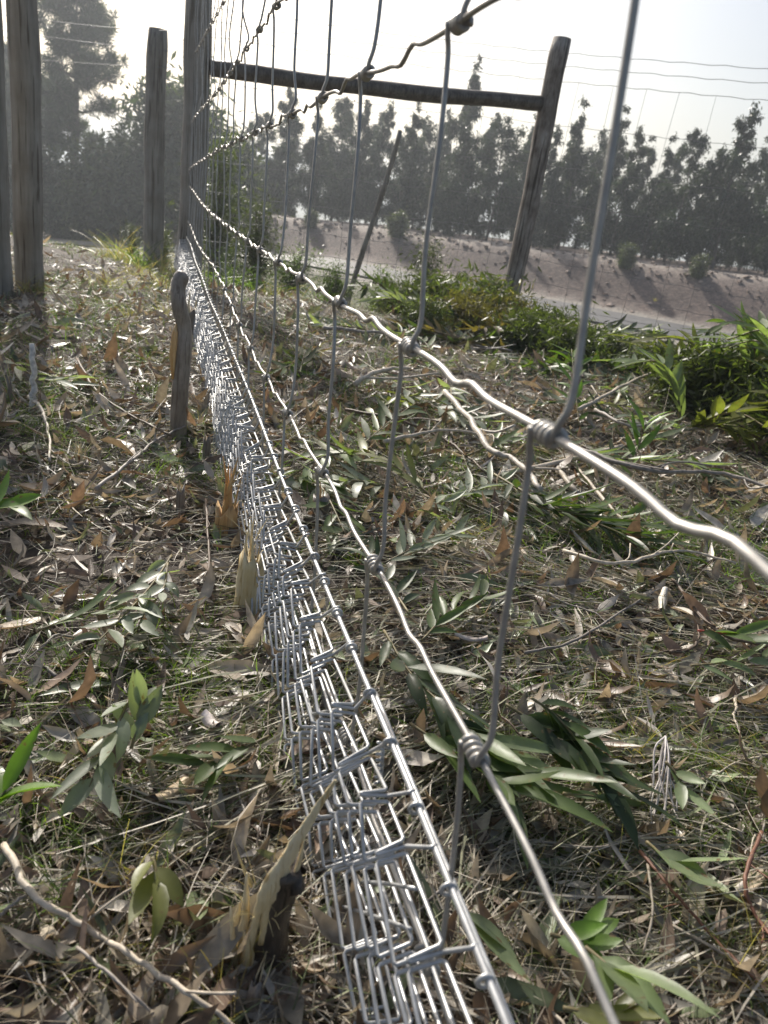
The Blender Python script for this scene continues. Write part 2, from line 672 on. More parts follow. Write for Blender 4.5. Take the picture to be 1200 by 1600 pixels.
# ------------------------------------------------------------------ posts and rail
def post(name, label, base, top, r, mat, cat="post", group=None, sides=18, tw=0.92, bury=0.08, parent_label=None):
    base = np.array(base, float)
    top = np.array(top, float)
    t = thing(name, label, cat, base, group)
    ax = top - base
    n = 22
    ts = np.linspace(0, 1, n)
    P = ax[None] * ts[:, None]
    P[0] -= nrm(ax) * bury
    P[1:-1, 0] += 0.006 * np.sin(ts[1:-1] * 7 + r * 100)
    P[1:-1, 1] += 0.006 * np.sin(ts[1:-1] * 5 + 1)
    R = r * (1 + (tw - 1) * ts) * (1 + 0.03 * np.sin(ts * 23 + base[0] * 9))
    R[-1] *= 0.93
    m = MB()
    tube(m, P, R, sides, cap=True, rough=0.045)
    m.build("shaft", mat, t)
    m = MB()
    tube(m, [ax - nrm(ax) * 0.004, ax + nrm(ax) * 0.004, ax + nrm(ax) * 0.007], [R[-1] * 0.99, R[-1] * 0.97, R[-1] * 0.6], sides, rough=0.02)
    m.build("sawn_top", M['split'], t)
    return t


CORNER = np.array([0.158, 3.93])
PR = np.array([1.822, 3.893])
post("fence_post", "tall round wooden corner post where the wire mesh strip ends and the rail begins", (CORNER[0], CORNER[1], 0), (CORNER[0] + 0.0, CORNER[1], 1.62), 0.060, M['post'], group=None)
post("fence_post", "round wooden post with pale peeling bark holding the right end of the rail", (PR[0] - 0.0, PR[1], -0.25), (PR[0] + 0.006, PR[1], 1.245), 0.050, M['post_bark'])
p2 = atd(237, 430, 4.9)
post("fence_post", "shorter wooden post with flat sawn top, left of the corner post", (p2[0], p2[1], -0.35), (p2[0], p2[1], 1.08), 0.058, M['post'])
pa = atd(50, 470, 2.9)
pb = atd(2, 470, 2.75)
post("fence_post", "weathered grey post near the left edge, right one of the close pair", (pa[0], pa[1], -0.03), (pa[0] - 0.012, pa[1], 1.42), 0.046, M['post'])
post("fence_post", "weathered grey post cut by the left edge of the photograph", (pb[0], pb[1], -0.03), (pb[0] - 0.02, pb[1], 1.42), 0.042, M['post'])

# rail between the corner post and the right post
RA = np.array([CORNER[0] + 0.055, CORNER[1] - 0.02, 0.845])
RB = np.array([PR[0] - 0.045, PR[1] - 0.01, 0.962])
t = thing("brace_rail", "round wooden rail running across between two fence posts", "rail", RA)
m = MB()
ts = np.linspace(0, 1, 24)
P = (RB - RA)[None] * ts[:, None]
P[:, 2] += -0.012 * np.sin(ts * math.pi) + 0.002 * np.sin(ts * 17)
tube(m, P, 0.034 * (1 + 0.04 * np.sin(ts * 13)), 14, rough=0.05)
m.build("pole", M['bark'], t)

# thin leaning stake beyond the fence
sa, sb = atd(552, 446, 5.1), atd(625, 205, 5.05)
sa = sa + (sa - sb) * 0.45
post("leaning_stake", "thin grey stake leaning to the right beyond the rail fence", sa, sb, 0.020, M['post'], "stake", sides=10, tw=0.75, bury=0)


# ------------------------------------------------------------------ the near wire fence
FX = 0.142
STEP = 0.180
Y0 = 0.247
NST = 21
WR = 0.00155
heights = [0.088, 0.205, 0.359, 0.515, 0.66, 0.84, 1.06, 1.30]


def wire_z(j, y):
    """height of a line wire at distance y along the fence"""
    h = heights[j]
    t = np.clip(np.asarray(y, float) / 3.9, 0, 1)
    if j == 2:
        return h - 0.028 * np.sin(np.clip((y - 0.2) / 3.7, 0, 1) * math.pi) + 0.000 * t
    if j == 1:
        return h + 0.006 * np.sin(y * 4.0)
    if j == 3:
        return h + 0.010 - 0.030 * np.sin(t * math.pi) - 0.10 * t ** 3
    if j == 4:
        return h - 0.03 * np.sin(t * math.pi) - 0.04 * t ** 3
    return h - 0.05 * np.sin(t * math.pi) + 0.05 * t ** 2 * (j - 4)


def wire_x(j, y):
    y = np.asarray(y, float)
    return FX + 0.0025 * np.sin(y * 3.1 + j * 1.7) * smooth(0.3, 1.2, y)


def kink(y, j):
    """tension crimp: an S bend half way between two stays"""
    u = ((np.asarray(y, float) - Y0) / STEP) % 1.0
    d = (u - 0.5) / 0.095
    amp = np.array([0.0015, 0.0026, 0.0030, 0.0045, 0.006, 0.006, 0.006, 0.006])[j]
    return amp * d * np.exp(-d * d) * 1.9


fence = thing("wire_fence", "galvanised field fence with hinge knots running away from the camera", "fence", (FX, 0, 0))
for j in range(len(heights)):
    y = np.arange(-0.35, 3.95, 0.0075)
    nz = 0.0018 * np.sin(y * 21 + j * 2) + 0.0012 * np.sin(y * 47 + j)
    P = np.stack([wire_x(j, y) - FX + 0.0012 * np.sin(y * 33 + j), y, wire_z(j, y) - kink(y, j) + nz * (0.5 if j < 3 else 1)], -1)
    m = MB()
    tube(m, P, WR * (1.15 if j == 2 else 1.0), 8)
    m.build("line_wire", M['wire'], fence)


def knot_mesh():
    m = MB()
    a = np.linspace(0, 2 * math.pi * 3.6, 64)
    rr = WR * 2.05
    yy = np.linspace(-0.0075, 0.0075, 64)
    P = np.stack([rr * np.cos(a), yy, rr * np.sin(a)], -1)
    tube(m, P, WR * 1.02, 7)
    return mesh_of("wrapped_knot", np.concatenate(m.v), np.concatenate(m.q), np.concatenate(m.c), M['wire'])


KNOT = knot_mesh()
for i in range(-1, NST):
    for j in range(len(heights)):
        y = Y0 + i * STEP + 0.006 * math.sin(i * 2.3 + j)
        if i == 0:
            y = Y0
        k = obj("wrapped_knot", KNOT, fence)
        z = float(wire_z(j, y))
        k.location = (float(wire_x(j, y)) - FX, y, z)
        k.rotation_euler = (math.atan2(float(wire_z(j, y + 0.01)) - z, 0.01) + random.uniform(-0.12, 0.12), random.uniform(0, 0.8), random.uniform(-0.1, 0.1))
        if j < len(heights) - 1:
            y2 = Y0 + i * STEP + (0 if i == 0 else 0.006 * math.sin(i * 2.3 + j + 1))
            z2 = float(wire_z(j + 1, y2))
            x1, x2 = float(wire_x(j, y)) - FX, float(wire_x(j + 1, y2)) - FX
            lo = np.array([x1 + 0.001, y - 0.0075, z])           # leaves the lower knot on its near side
            hi = np.array([x2 - 0.001, y2 + 0.0065, z2])
            b1, b2 = random.uniform(-0.003, 0.003), random.uniform(-0.003, 0.003)
            if j >= 4:
                b1 += random.uniform(-0.01, 0.01)
                b2 += random.uniform(-0.02, 0.02)
            pts = [lo + [-WR * 2.1, 0.001, -0.001], lo + [-WR * 1.6, -0.0005, 0.006], lo + [0, -0.001, 0.018],
                   lo * 0.66 + hi * 0.34 + [b1, b2 * 0.6, 0], lo * 0.33 + hi * 0.67 + [b1 * 0.5, b2, 0],
                   hi + [0, 0.001, -0.016], hi + [-WR * 1.4, 0.0005, -0.005], hi + [-WR * 2.1, 0, 0.001]]
            m = MB()
            tube(m, spline(pts, 5), WR * 0.95, 7)
            m.build("stay_wire", M['wire'], fence)

# tie wire twisted at the near low wire
m = MB()
for ph in (0, math.pi):
    a = np.linspace(0, 22, 50)
    P = np.stack([0.0022 * np.cos(a + ph) - 0.004, 0.345 + 0.0016 * a * 0.2, 0.115 + 0.0011 * a - 0.01 + 0.002 * np.sin(a + ph)], -1)
    tube(m, P, 0.0009, 6)
tie = m.build("tie_wire", M['mesh_wire'], fence)

# ------------------------------------------------------------------ strip of chain-link mesh standing beside the fence foot
CZ = 0.135
CX = 0.1385
strip = thing("mesh_strip", "narrow strip of bright chain-link mesh standing along the foot of the wire fence", "wire mesh", (CX, 0, 0))


def strip_pt(y, z, side):
    """side -1 .. 1 is through the thickness"""
    f = (CZ - z) / CZ
    yy = np.asarray(y)
    wob = 0.003 * np.sin(yy * 9.0) + 0.002 * np.sin(yy * 23 + 1)
    xb = -0.004 - 0.006 * f + wob * f
    far_ = smooth(1.4, 3.6, yy)
    th = 0.0082 * (1 + 0.15 * f) * (1 + 0.6 * far_)
    return np.array([xb + side * th - 0.0035 - th * 0.6, yy, z + 0.006 * math.sin(yy * 5.0) * (1 - f) * float(smooth(1.0, 1.6, yy))])


ROWS = 8
PITCH = 0.048
MW = 0.00115
DZ = 0.0172
nrow = int(3.75 / PITCH) + 8
sr = np.random.default_rng(77)
yrow = -0.13 + np.cumsum(PITCH * (1 + 0.14 * sr.normal(size=nrow + 2).clip(-1.5, 1.5)))
yrow += 0.03 * np.exp(-((yrow - 0.95) / 0.10) ** 2) - 0.03 * np.exp(-((yrow - 1.25) / 0.10) ** 2)
njit = sr.normal(0, 0.8, (nrow + 2, ROWS, 4)).clip(-1.3, 1.3)


def lattice(i, j):
    far_ = float(smooth(0.9, 2.2, yrow[i]))
    z = CZ - (j + 0.85) * DZ * (1 + 0.06 * math.sin(i * 0.8)) + 0.0016 * njit[i, j, 0]
    y = yrow[i] + 0.9 * (CZ - z) + 0.0030 * njit[i, j, 1] + 0.004 * math.sin(i * 1.1)
    return y, z, 0.0060 * math.sin(i * 2.6 + 0.4) - 0.002 + 0.0012 * njit[i, j, 2], 0.12 * njit[i, j, 3]


def weave(i, layer):
    ox = np.array([0.0, 0.0, 0.0]) if layer == 0 else np.array([-0.0035, 0.021, -0.006])
    pts = [strip_pt(yrow[i] + 0.002, CZ + 0.004, 1.9), strip_pt(yrow[i], CZ + 0.0045, 1.5)] if layer == 0 else []
    for j in range(layer, ROWS):
        y1, z1, t1, e1 = lattice(i, j)
        y2, z2, t2, e2 = lattice(i + 1, j)
        t1, t2 = t1 * 1.0 - 0.001, t2 * 1.0 - 0.001
        w1 = 1.0 + e1
        if j == 0:
            pts += [strip_pt(y1, z1, 1.0), strip_pt(y1, z1 + t1, -w1), strip_pt(y1 + 0.001, z1 + t1 + 0.0005, -w1), strip_pt(y1 + 0.002, z1 + 0.0022, 0.9)]
        else:
            pts += [strip_pt(y1, z1 + t1, -w1), strip_pt(y1 + 0.001, z1, 1.0)]
        if sr.random() < 0.06:
            z2 += 0.004
        pts += [strip_pt(y2 - 0.002, z2 - 0.0026, 1.0)]
        if j < ROWS - 1:
            pts += [strip_pt(y2 - 0.002, z2 + t2 - 0.0028, -1.0 - e2)]
    P = np.array(pts) + ox
    Q = [P[0]]
    for p, q in zip(P[:-1], P[1:]):
        l = np.linalg.norm(q - p)
        e = min(0.0014 / max(l, 1e-6), 0.3)
        Q += [p + (q - p) * e, q - (q - p) * e]
    Q.append(P[-1])
    Q = np.array(Q)
    keep = np.concatenate([[True], np.linalg.norm(np.diff(Q, axis=0), axis=1) > 0.0003])
    m = MB()
    tube(m, Q[keep], MW if layer == 0 else MW * 0.85, 6 if yrow[i] > 1.2 else 8)
    m.build("mesh_wire", M['mesh_wire'], strip)


for i in range(nrow):
    weave(i, 0)
    if yrow[i] > 1.0:
        weave(i, 1)
for p0, p1 in (((567, 1378), (652, 1389)), ((520, 1412), (642, 1452)), ((510, 1590), (590, 1583)), ((455, 1125), (530, 1108)), ((350, 722), (424, 716)), ((352, 736), (425, 740))):
    q = []
    for p in (p0, p1):
        d = ROT @ _cam_dir(*p)
        q.append(EYE + d * (0.122 if p == p0 else 0.134) / d[0] - [CX, 0, 0])
    m = MB()
    tube(m, spline([q[0], (q[0] + q[1]) / 2 + [0, 0, 0.001], q[1]], 4), MW, 7)
    m.build("stray_wire", M['mesh_wire'], strip)
# bright straight tension wire along the top of the strip, and a second short one
y = np.arange(-0.2, 3.85, 0.02)
P = np.stack([y * 0 + 0.001 + 0.0012 * np.sin(y * 6), y, CZ + 0.002 + 0.0015 * np.sin(y * 8) + 0.008 * np.sin(y * 2.2) * smooth(1.5, 2.2, y)], -1)
m = MB()
tube(m, P, 0.0018, 10)
m.build("tension_wire", M['mesh_wire'], strip)
y = np.arange(-0.2, 0.42, 0.01)
P = np.stack([y * 0 + 0.012, y, 0.122 + 0.0 * y], -1)
m = MB()
tube(m, P, 0.0017, 8)
m.build("tension_wire", M['mesh_wire'], strip)
for i in range(26):
    y = 0.19 + i * 0.05 + random.uniform(-0.006, 0.006)
    a = np.linspace(0, 2 * math.pi, 14)
    m = MB()
    tube(m, np.stack([0.001 + 0.0033 * np.cos(a), y + 0.0012 * np.sin(a * 0.5), CZ + 0.002 + 0.0033 * np.sin(a)], -1), 0.0012, 6)
    m.build("top_loop", M['mesh_wire'], strip)

# ------------------------------------------------------------------ far fence beyond the corner
farf = thing("field_fence", "thin wire field fence strung behind the rail and on past the right post", "fence", (CORNER[0], CORNER[1], 0))
e_ = atd(1200, 105, 4.12)
EX = PR + (e_[:2] - PR) * 3.2
n1 = 40
segA = CORNER[None] + (PR - CORNER)[None] * np.linspace(0, 1, n1)[:, None]
segB = PR[None] + (EX - PR)[None] * np.linspace(0, 1, 50)[1:, None]
seg = np.concatenate([segA, segB])
sl = np.concatenate([[0], np.cumsum(np.linalg.norm(np.diff(seg, axis=0), axis=1))])
lenA = np.linalg.norm(PR - CORNER)


def farz(h, s):
    a = np.clip(s / lenA, 0, 1)
    base = (h - 0.115 * (h / 1.18)) * (1 - a) + h * a
    b = np.clip(s - lenA, 0, None)
    return base - 0.012 * np.sin(np.clip(b, 0, 3) / 3 * math.pi) - 0.01 * np.sin(a * math.pi)


fh = [1.195, 1.14, 1.075, 0.885, 0.70, 0.53, 0.38, 0.25, 0.14, 0.04]
for h in fh:
    m = MB()
    z = farz(h, sl) + 0.003 * np.sin(sl * 37 + h * 9)
    tube(m, np.stack([seg[:, 0] - CORNER[0], seg[:, 1] - CORNER[1] + 0.055, z], -1), 0.0013 if h > 0.9 else 0.0011, 5)
    m.build("line_wire", M['old_wire'], farf)
sv = 0.1
while sv < sl[-1]:
    x = np.interp(sv, sl, seg[:, 0]) - CORNER[0]
    yv = np.interp(sv, sl, seg[:, 1]) - CORNER[1] + 0.055
    zs = [float(farz(h, sv)) for h in fh[2:]]
    dxy = (segB[1] - segB[0]) if sv > lenA else (segA[1] - segA[0])
    dxy = dxy / np.linalg.norm(dxy)
    P = [(x + dxy[0] * q, yv + dxy[1] * q, z) for q, z in zip(np.cumsum(rng.normal(0, 0.0035, len(zs))) - 0.002 * np.arange(len(zs)), zs)]
    m = MB()
    tube(m, P, 0.0009, 4)
    m.build("stay_wire", M['old_wire'], farf)
    sv += 0.157
# strands to the left of the corner, past the second post
lf = thing("side_fence", "sagging wire strands running left from the corner post past the shorter post", "fence", (CORNER[0], CORNER[1], 0))
q2 = np.array([p2[0] - CORNER[0], p2[1] - CORNER[1]])
q3 = q2 + (q2 - [0, 0]) * 0.2 + np.array([-1.9, 1.2])
for h0, h1, h2 in ((1.21, 1.07, 1.16), (1.0, 0.98, 1.10), (0.93, 0.90, 0.90)):
    P = spline([(0, 0.04, h0), (q2[0] * 0.5, q2[1] * 0.5, (h0 + h1) / 2 - 0.02), (q2[0], q2[1] - 0.058, h1),
                ((q2[0] + q3[0]) / 2, (q2[1] + q3[1]) / 2, (h1 + h2) / 2 - 0.03), (q3[0], q3[1], h2)], 14)
    m = MB()
    tube(m, P, 0.0014, 5)
    m.build("line_wire", M['old_wire'], lf)


# ------------------------------------------------------------------ trees
def gum_tree(H, n_leaf, seed, width=1.0, open_=0.0, base_clear=0.03, leaf=0.15):
    """returns (stem mesh, limb mesh, crown mesh) of a young gum tree of height H"""
    r = np.random.default_rng(seed)
    st = MB()
    lean = r.normal(0, 0.03, 2)
    z = np.linspace(-0.3, 1, 14)
    cx = lean[0] * z * H + 0.012 * H * np.sin(z * 6 + seed)
    cy = lean[1] * z * H + 0.012 * H * np.cos(z * 5 + seed)
    R = 0.011 * H * (1.05 - z).clip(0.06, 1.2)
    bc = np.array([0.13, 0.115, 0.10])
    tube(st, np.stack([cx, cy, z * H * 0.97], -1), R, 8, bc)
    lm = MB()
    tips = []
    for b in range(int(34 * (1 - open_ * 0.3))):
        f = base_clear + (1 - base_clear) * (b + r.random()) / 34
        f = min(f, 0.97)
        zz = f * H
        px_, py_ = np.interp(f, z, cx), np.interp(f, z, cy)
        ang = r.random() * 6.28
        env = width * H * 0.23 * ((1 - f) ** 0.7 * min(1.0, (f / 0.22) ** 0.35) + 0.02) * r.uniform(0.35, 1.3)
        up_ = r.uniform(0.3, 1.1) * env + 0.02 * H
        p0 = np.array([px_, py_, zz - up_ * 0.5])
        p2_ = np.array([px_ + math.cos(ang) * env, py_ + math.sin(ang) * env, zz + up_ * 0.45])
        p1 = (p0 + p2_) / 2 + np.array([0, 0, 0.18 * env])
        P = spline([p0, p1, p2_, p2_ + [math.cos(ang) * env * 0.12, math.sin(ang) * env * 0.12, -0.12 * env]], 4)
        tube(lm, P, np.linspace(0.0032, 0.0008, len(P)) * H, 4, bc * 0.9)
        for t_ in (0.5, 0.75, 0.95, 1.1):
            q = p0 + (p2_ - p0) * t_
            q[2] += 0.15 * env * (1 - abs(t_ - 0.5))
            tips.append((q, env * (0.20 if t_ < 1 else 0.13) + 0.009 * H))
    for _ in range(7):
        q = np.array([cx[-1], cy[-1], H * r.uniform(0.84, 1.06)])
        q[:2] += r.normal(0, 0.010 * H, 2)
        tips.append((q, 0.014 * H))
    tips = [tp for tp in tips if r.random() > 0.22 + 0.3 * open_]
    c = np.array([tp[0] for tp in tips])
    s = np.array([tp[1] for tp in tips])
    wgt = s ** 1.6
    pick = r.choice(len(tips), n_leaf, p=wgt / wgt.sum())
    off = r.normal(size=(n_leaf, 3)) * s[pick][:, None] * np.array([0.72, 0.72, 0.85])
    pos = c[pick] + off
    pos[:, 2] -= np.abs(off[:, 0]) * 0.3
    d = r.normal(size=(n_leaf, 3)) * 0.55 + np.array([0.1, 0, -0.75])
    L_ = leaf * r.uniform(0.6, 1.4, n_leaf)
    W_l = L_ * r.uniform(0.22, 0.36, n_leaf)
    d = nrm(d)
    sd = nrm(np.cross(d, r.normal(size=(n_leaf, 3))))
    V = np.stack([pos, pos + d * (L_ * .45)[:, None] + sd * (W_l / 2)[:, None], pos + d * L_[:, None], pos + d * (L_ * .45)[:, None] - sd * (W_l / 2)[:, None]], 1)
    base = np.array([0.034, 0.047, 0.030])
    clump = r.uniform(0.65, 1.35, len(tips))[pick][:, None]
    cl = base * clump * r.uniform(0.75, 1.3, (n_leaf, 1)) * (1 + r.normal(0, 0.06, (n_leaf, 3)))
    cm = MB()
    cm.add(V, np.arange(n_leaf * 4).reshape(-1, 4), np.repeat(cl.clip(0.01, 0.3), 4, 0))
    mk = lambda nm, b_, mt, sm: mesh_of(nm, np.concatenate(b_.v), np.concatenate(b_.q), np.concatenate(b_.c), mt, sm)
    return mk("trunk", st, M['tree_bark'], True), mk("limbs", lm, M['tree_bark'], True), mk("crown", cm, M['tree_leaf'], False)


GUMS = [gum_tree(6.0, 15000, 31 + i, width=[1.0, 0.8, 1.15, 0.9, 1.05, 0.7, 1.3, 0.75][i], open_=[0.0, 0.15, 0, 0.1, 0, 0.3, 0.1, 0.2][i], leaf=0.16) for i in range(8)]


def place_tree(kit, loc, sc, rz, label, cat="tree", name="gum_tree", group="young gum trees on the bank beyond the road", sxy=1.0):
    t = thing(name, label, cat, loc, group, rz)
    t.scale = (sc * sxy, sc * sxy, sc)
    for nm, me in zip(("trunk", "limbs", "crown"), kit):
        obj(nm, me, t)
    return t


def base_on(px, w):
    """ground point below picture column px (taken at the horizon) at road distance w"""
    d = ROT @ _cam_dir(px, 330 + (px - 673) * 0.153)
    dn = d[:2] / np.hypot(d[0], d[1])
    k_ = (w - sw(0, 0)[1]) / (dn @ NV)
    x, y_ = dn * k_
    return np.array([x, y_, float(ground_z(x, y_))]), k_


def height_for(px, py, dist):
    p = atd(px, py, dist)
    return p[2]


# (column of the base, column and row of the tip, distance beyond the road)
rows = [(385, 398, 200, 12), (455, 480, 165, 12.5), (535, 550, 172, 12), (575, 590, 178, 13), (642, 652, 185, 12.6), (686, 700, 180, 12.2), (742, 760, 178, 12.8), (818, 848, 196, 12.5),
        (862, 892, 190, 13), (905, 938, 195, 12.4), (985, 1020, 225, 12.8), (1028, 1066, 232, 12.2), (1098, 1140, 240, 12.7), (1140, 1184, 225, 12.3), (1180, 1226, 255, 12.9), (372, 382, 215, 7.5), (405, 420, 175, 9.5), (440, 462, 142, 8), (492, 505, 168, 7.2), (520, 535, 150, 9.8), (552, 566, 158, 8.3), (590, 602, 165, 10),
        (622, 632, 165, 8.0), (650, 668, 182, 11), (700, 740, 98, 8.6), (715, 725, 190, 7.2), (765, 792, 176, 7.8), (800, 832, 190, 10.2), (838, 866, 205, 7.6),
        (880, 916, 166, 8.4), (925, 962, 178, 9.4), (960, 1000, 208, 7.8), (1005, 1042, 218, 10), (1045, 1088, 200, 8.2), (1080, 1115, 235, 9.6), (1115, 1168, 172, 7.8),
        (1160, 1200, 262, 9.3), (1200, 1250, 230, 8.1), (1255, 1310, 215, 9), (1330, 1380, 220, 8.5), (330, 338, 235, 9), (290, 300, 250, 10)]
looks = ["slender gum tree in the line beyond the road, {}", "bushy gum tree in the line beyond the road, {}"]
for i, (bx, tx, ty, w) in enumerate(rows):
    loc, dist = base_on(bx, w)
    H_ = height_for(tx, ty, dist) - loc[2]
    k_ = (i * 5 + i // 6) % 8 if bx != 700 else 1
    desc = "slender" if k_ in (1, 3, 5, 7) else "bushy"
    order = sorted(r_[0] for r_ in rows if 350 < r_[0] < 840 and r_[0] != 700)
    order2 = sorted(r_[0] for r_ in rows if 840 <= r_[0])
    nth = ["first", "second", "third", "fourth", "fifth", "sixth", "seventh", "eighth", "ninth", "tenth", "eleventh", "twelfth", "thirteenth", "fourteenth", "fifteenth", "sixteenth", "seventeenth", "eighteenth", "nineteenth", "twentieth", "twenty-first", "twenty-second"]
    if bx == 700:
        lab = "tallest narrow gum tree of the row beyond the road, above the rail"
    elif bx < 350:
        lab = f"low dense gum tree across the road, {'just right of' if bx == 330 else 'hidden by'} the corner post"
    elif bx < 840:
        lab = f"{desc} gum tree under the rail, {nth[order.index(bx)]} to the right of the corner post"
    else:
        lab = f"{desc} gum tree beyond the road, {nth[order2.index(bx)]} to the right of the right post"
    place_tree(GUMS[k_], loc, H_ / 6.0, random.uniform(0, 6.28), lab, sxy=1.08 if bx != 700 else 0.85)


# dark pine and bushes at the left, beyond the road
def pine_tree(H, seed):
    r = np.random.default_rng(seed)
    st, lm, cm = MB(), MB(), MB()
    z = np.linspace(-0.02, 1, 16)
    bc = np.array([0.12, 0.10, 0.085])
    tube(st, np.stack([0.1 * np.sin(z * 4), 0.1 * np.cos(z * 3), z * H], -1), 0.022 * H * (1.05 - z).clip(0.08, 1), 9, bc)
    pos_all, dir_all, w_all = [], [], []
    for b in range(46):
        f = 0.32 + 0.66 * b / 46
        ang = r.random() * 6.28
        ln = H * 0.30 * (1.12 - f) ** 0.6 * r.uniform(0.45, 1.1)
        p0 = np.array([0, 0, f * H])
        dv = np.array([math.cos(ang), math.sin(ang), 0])
        pts = [p0, p0 + dv * ln * 0.5 + [0, 0, 0.10 * ln], p0 + dv * ln + [0, 0, 0.28 * ln]]
        P = spline(pts, 6)
        tube(lm, P, np.linspace(0.006, 0.0015, len(P)) * H, 5, bc)
        for t_ in r.uniform(0.35, 1.05, 9):
            q = p0 + dv * ln * t_ + np.array([0, 0, 0.28 * ln * t_ ** 1.5])
            q = q + r.normal(0, 0.020 * H, 3) * [1, 1, 0.6]
            tube(lm, [p0 + dv * ln * t_ * 0.8 + [0, 0, 0.2 * ln * t_], q], [0.0016 * H, 0.0008 * H], 3, bc)
            nn = 110
            dd = nrm(r.normal(size=(nn, 3)) + [0, 0, 0.45])
            o = q + dd * r.uniform(0.0, 0.025, (nn, 1)) * H
            pos_all.append(o)
            dir_all.append(dd)
            w_all.append(np.full(nn, r.uniform(0.7, 1.3)))
    pos, d, cw = np.concatenate(pos_all), np.concatenate(dir_all), np.concatenate(w_all)
    n = len(pos)
    L_ = r.uniform(0.12, 0.26, n)
    sd = nrm(np.cross(d, r.normal(size=(n, 3)))) * 0.011
    V = np.stack([pos - sd, pos + sd, pos + d * L_[:, None] + sd * 0.4, pos + d * L_[:, None] - sd * 0.4], 1)
    cl = np.array([0.045, 0.062, 0.032]) * cw[:, None] * r.uniform(0.8, 1.2, (n, 1))
    cm.add(V, np.arange(n * 4).reshape(-1, 4), np.repeat(cl, 4, 0))
    mk = lambda nm, b_, mt, sm: mesh_of(nm, np.concatenate(b_.v), np.concatenate(b_.q), np.concatenate(b_.c), mt, sm)
    return mk("trunk", st, M['tree_bark'], True), mk("limbs", lm, M['tree_bark'], True), mk("needles", cm, M['tree_leaf'], False)


def bush_kit(seed, n_leaf, leaf, base=(0.06, 0.075, 0.04), droop=-0.3, ratio=(0.25, 0.4), stems=22, tall=1.0, wide=0.42, mat='tree_leaf'):
    """a shrub about 1 m high"""
    r = np.random.default_rng(seed)
    lm, cm = MB(), MB()
    tips = []
    for b in range(stems):
        ang = r.random() * 6.28
        f = r.uniform(0.35, 1.05)
        rad = wide * r.uniform(0.15, 1.0) * (1.15 - 0.5 * f)
        p0 = np.array([r.normal(0, 0.05), r.normal(0, 0.05), -0.05])
        p2_ = np.array([math.cos(ang) * rad, math.sin(ang) * rad, f * tall])
        p1 = (p0 + p2_) / 2 * [0.7, 0.7, 1.1]
        P = spline([p0, p1, p2_], 6)
        tube(lm, P, np.linspace(0.012, 0.003, len(P)), 4, (0.13, 0.11, 0.08))
        for t_ in (0.45, 0.65, 0.85, 1.0):
            q = P[int(t_ * (len(P) - 1))]
            tips.append((q, 0.055 + 0.09 * r.random()))
    c = np.array([tp[0] for tp in tips])
    s = np.array([tp[1] for tp in tips])
    pick = r.integers(0, len(tips), n_leaf)
    pos = c[pick] + r.normal(size=(n_leaf, 3)) * s[pick][:, None]
    pos[:, 2] = np.maximum(pos[:, 2], 0.02)
    d = nrm(r.normal(size=(n_leaf, 3)) * 0.7 + np.array([0, 0, droop]))
    L_ = leaf * r.uniform(0.6, 1.4, n_leaf)
    W_l = L_ * r.uniform(*ratio, n_leaf)
    sd = nrm(np.cross(d, r.normal(size=(n_leaf, 3))))
    V = np.stack([pos, pos + d * (L_ * .45)[:, None] + sd * (W_l / 2)[:, None], pos + d * L_[:, None], pos + d * (L_ * .45)[:, None] - sd * (W_l / 2)[:, None]], 1)
    cl = np.array(base) * r.uniform(0.6, 1.4, len(tips))[pick][:, None] * r.uniform(0.8, 1.25, (n_leaf, 1))
    cm.add(V, np.arange(n_leaf * 4).reshape(-1, 4), np.repeat(cl, 4, 0))
    mk = lambda nm, b_, mt, sm: mesh_of(nm, np.concatenate(b_.v), np.concatenate(b_.q), np.concatenate(b_.c), mt, sm)
    return mk("stems", lm, M['tree_bark'], True), mk("foliage", cm, M[mat], False)


def place_bush(kit, loc, sc, label, group=None, name="roadside_bush", cat="bush", sq=1.0):
    t = thing(name, label, cat, loc, group, random.uniform(0, 6.28))
    t.scale = (sc * sq, sc * sq, sc)
    for nm, me in zip(("stems", "foliage"), kit):
        obj(nm, me, t)
    return t


PINE = pine_tree(7.5, 5)
loc, dist = base_on(118, 6)
place_tree(PINE, loc, 1.0, 1.3, "tall dark pine with open needle tufts at the upper left across the road", "pine", "pine_tree", None)
loc, dist = base_on(40, 7.5)
place_tree(PINE, loc, 0.8, 2.6, "dark pine behind the pair of posts at the left edge", "pine", "pine_tree", None)
loc, dist = base_on(-60, 5.5)
place_tree(PINE, loc, 0.95, 4.4, "pine beyond the left edge of the view, across the road", "pine", "pine_tree", None)

B1 = bush_kit(3, 9000, 0.085)
B2 = bush_kit(4, 9000, 0.075, base=(0.05, 0.07, 0.035), tall=1.1)
B3 = bush_kit(8, 7000, 0.10, base=(0.085, 0.10, 0.045), tall=1.0)
for i, (px, w, h, kit, lab) in enumerate([
        (-20, 4.6, 2.4, B1, "dark roadside bush at the left edge of the view"), (45, 4.2, 2.2, B2, "dark roadside bush behind the pair of left posts"),
        (95, 4.4, 2.0, B1, "dark roadside bush under the tall pine"), (140, 4.1, 2.3, B3, "paler bush across the road right of the pine trunk"),
        (185, 4.3, 2.5, B3, "paler green bush across the road left of the shorter post"), (228, 4.6, 2.6, B1, "tall dark bush directly behind the shorter post"),
        (262, 4.2, 2.9, B2, "dark bush between the shorter post and the corner post"), (300, 4.4, 3.2, B1, "dark bush right behind the corner post"),
        (335, 4.8, 2.3, B3, "paler bush right of the corner post at the road bend"), (365, 5.2, 1.7, B1, "low dark bush at the left end of the bank")]):
    loc, dist = base_on(px, w)
    place_bush(kit, loc, h, lab, "bushes across the road at the left")
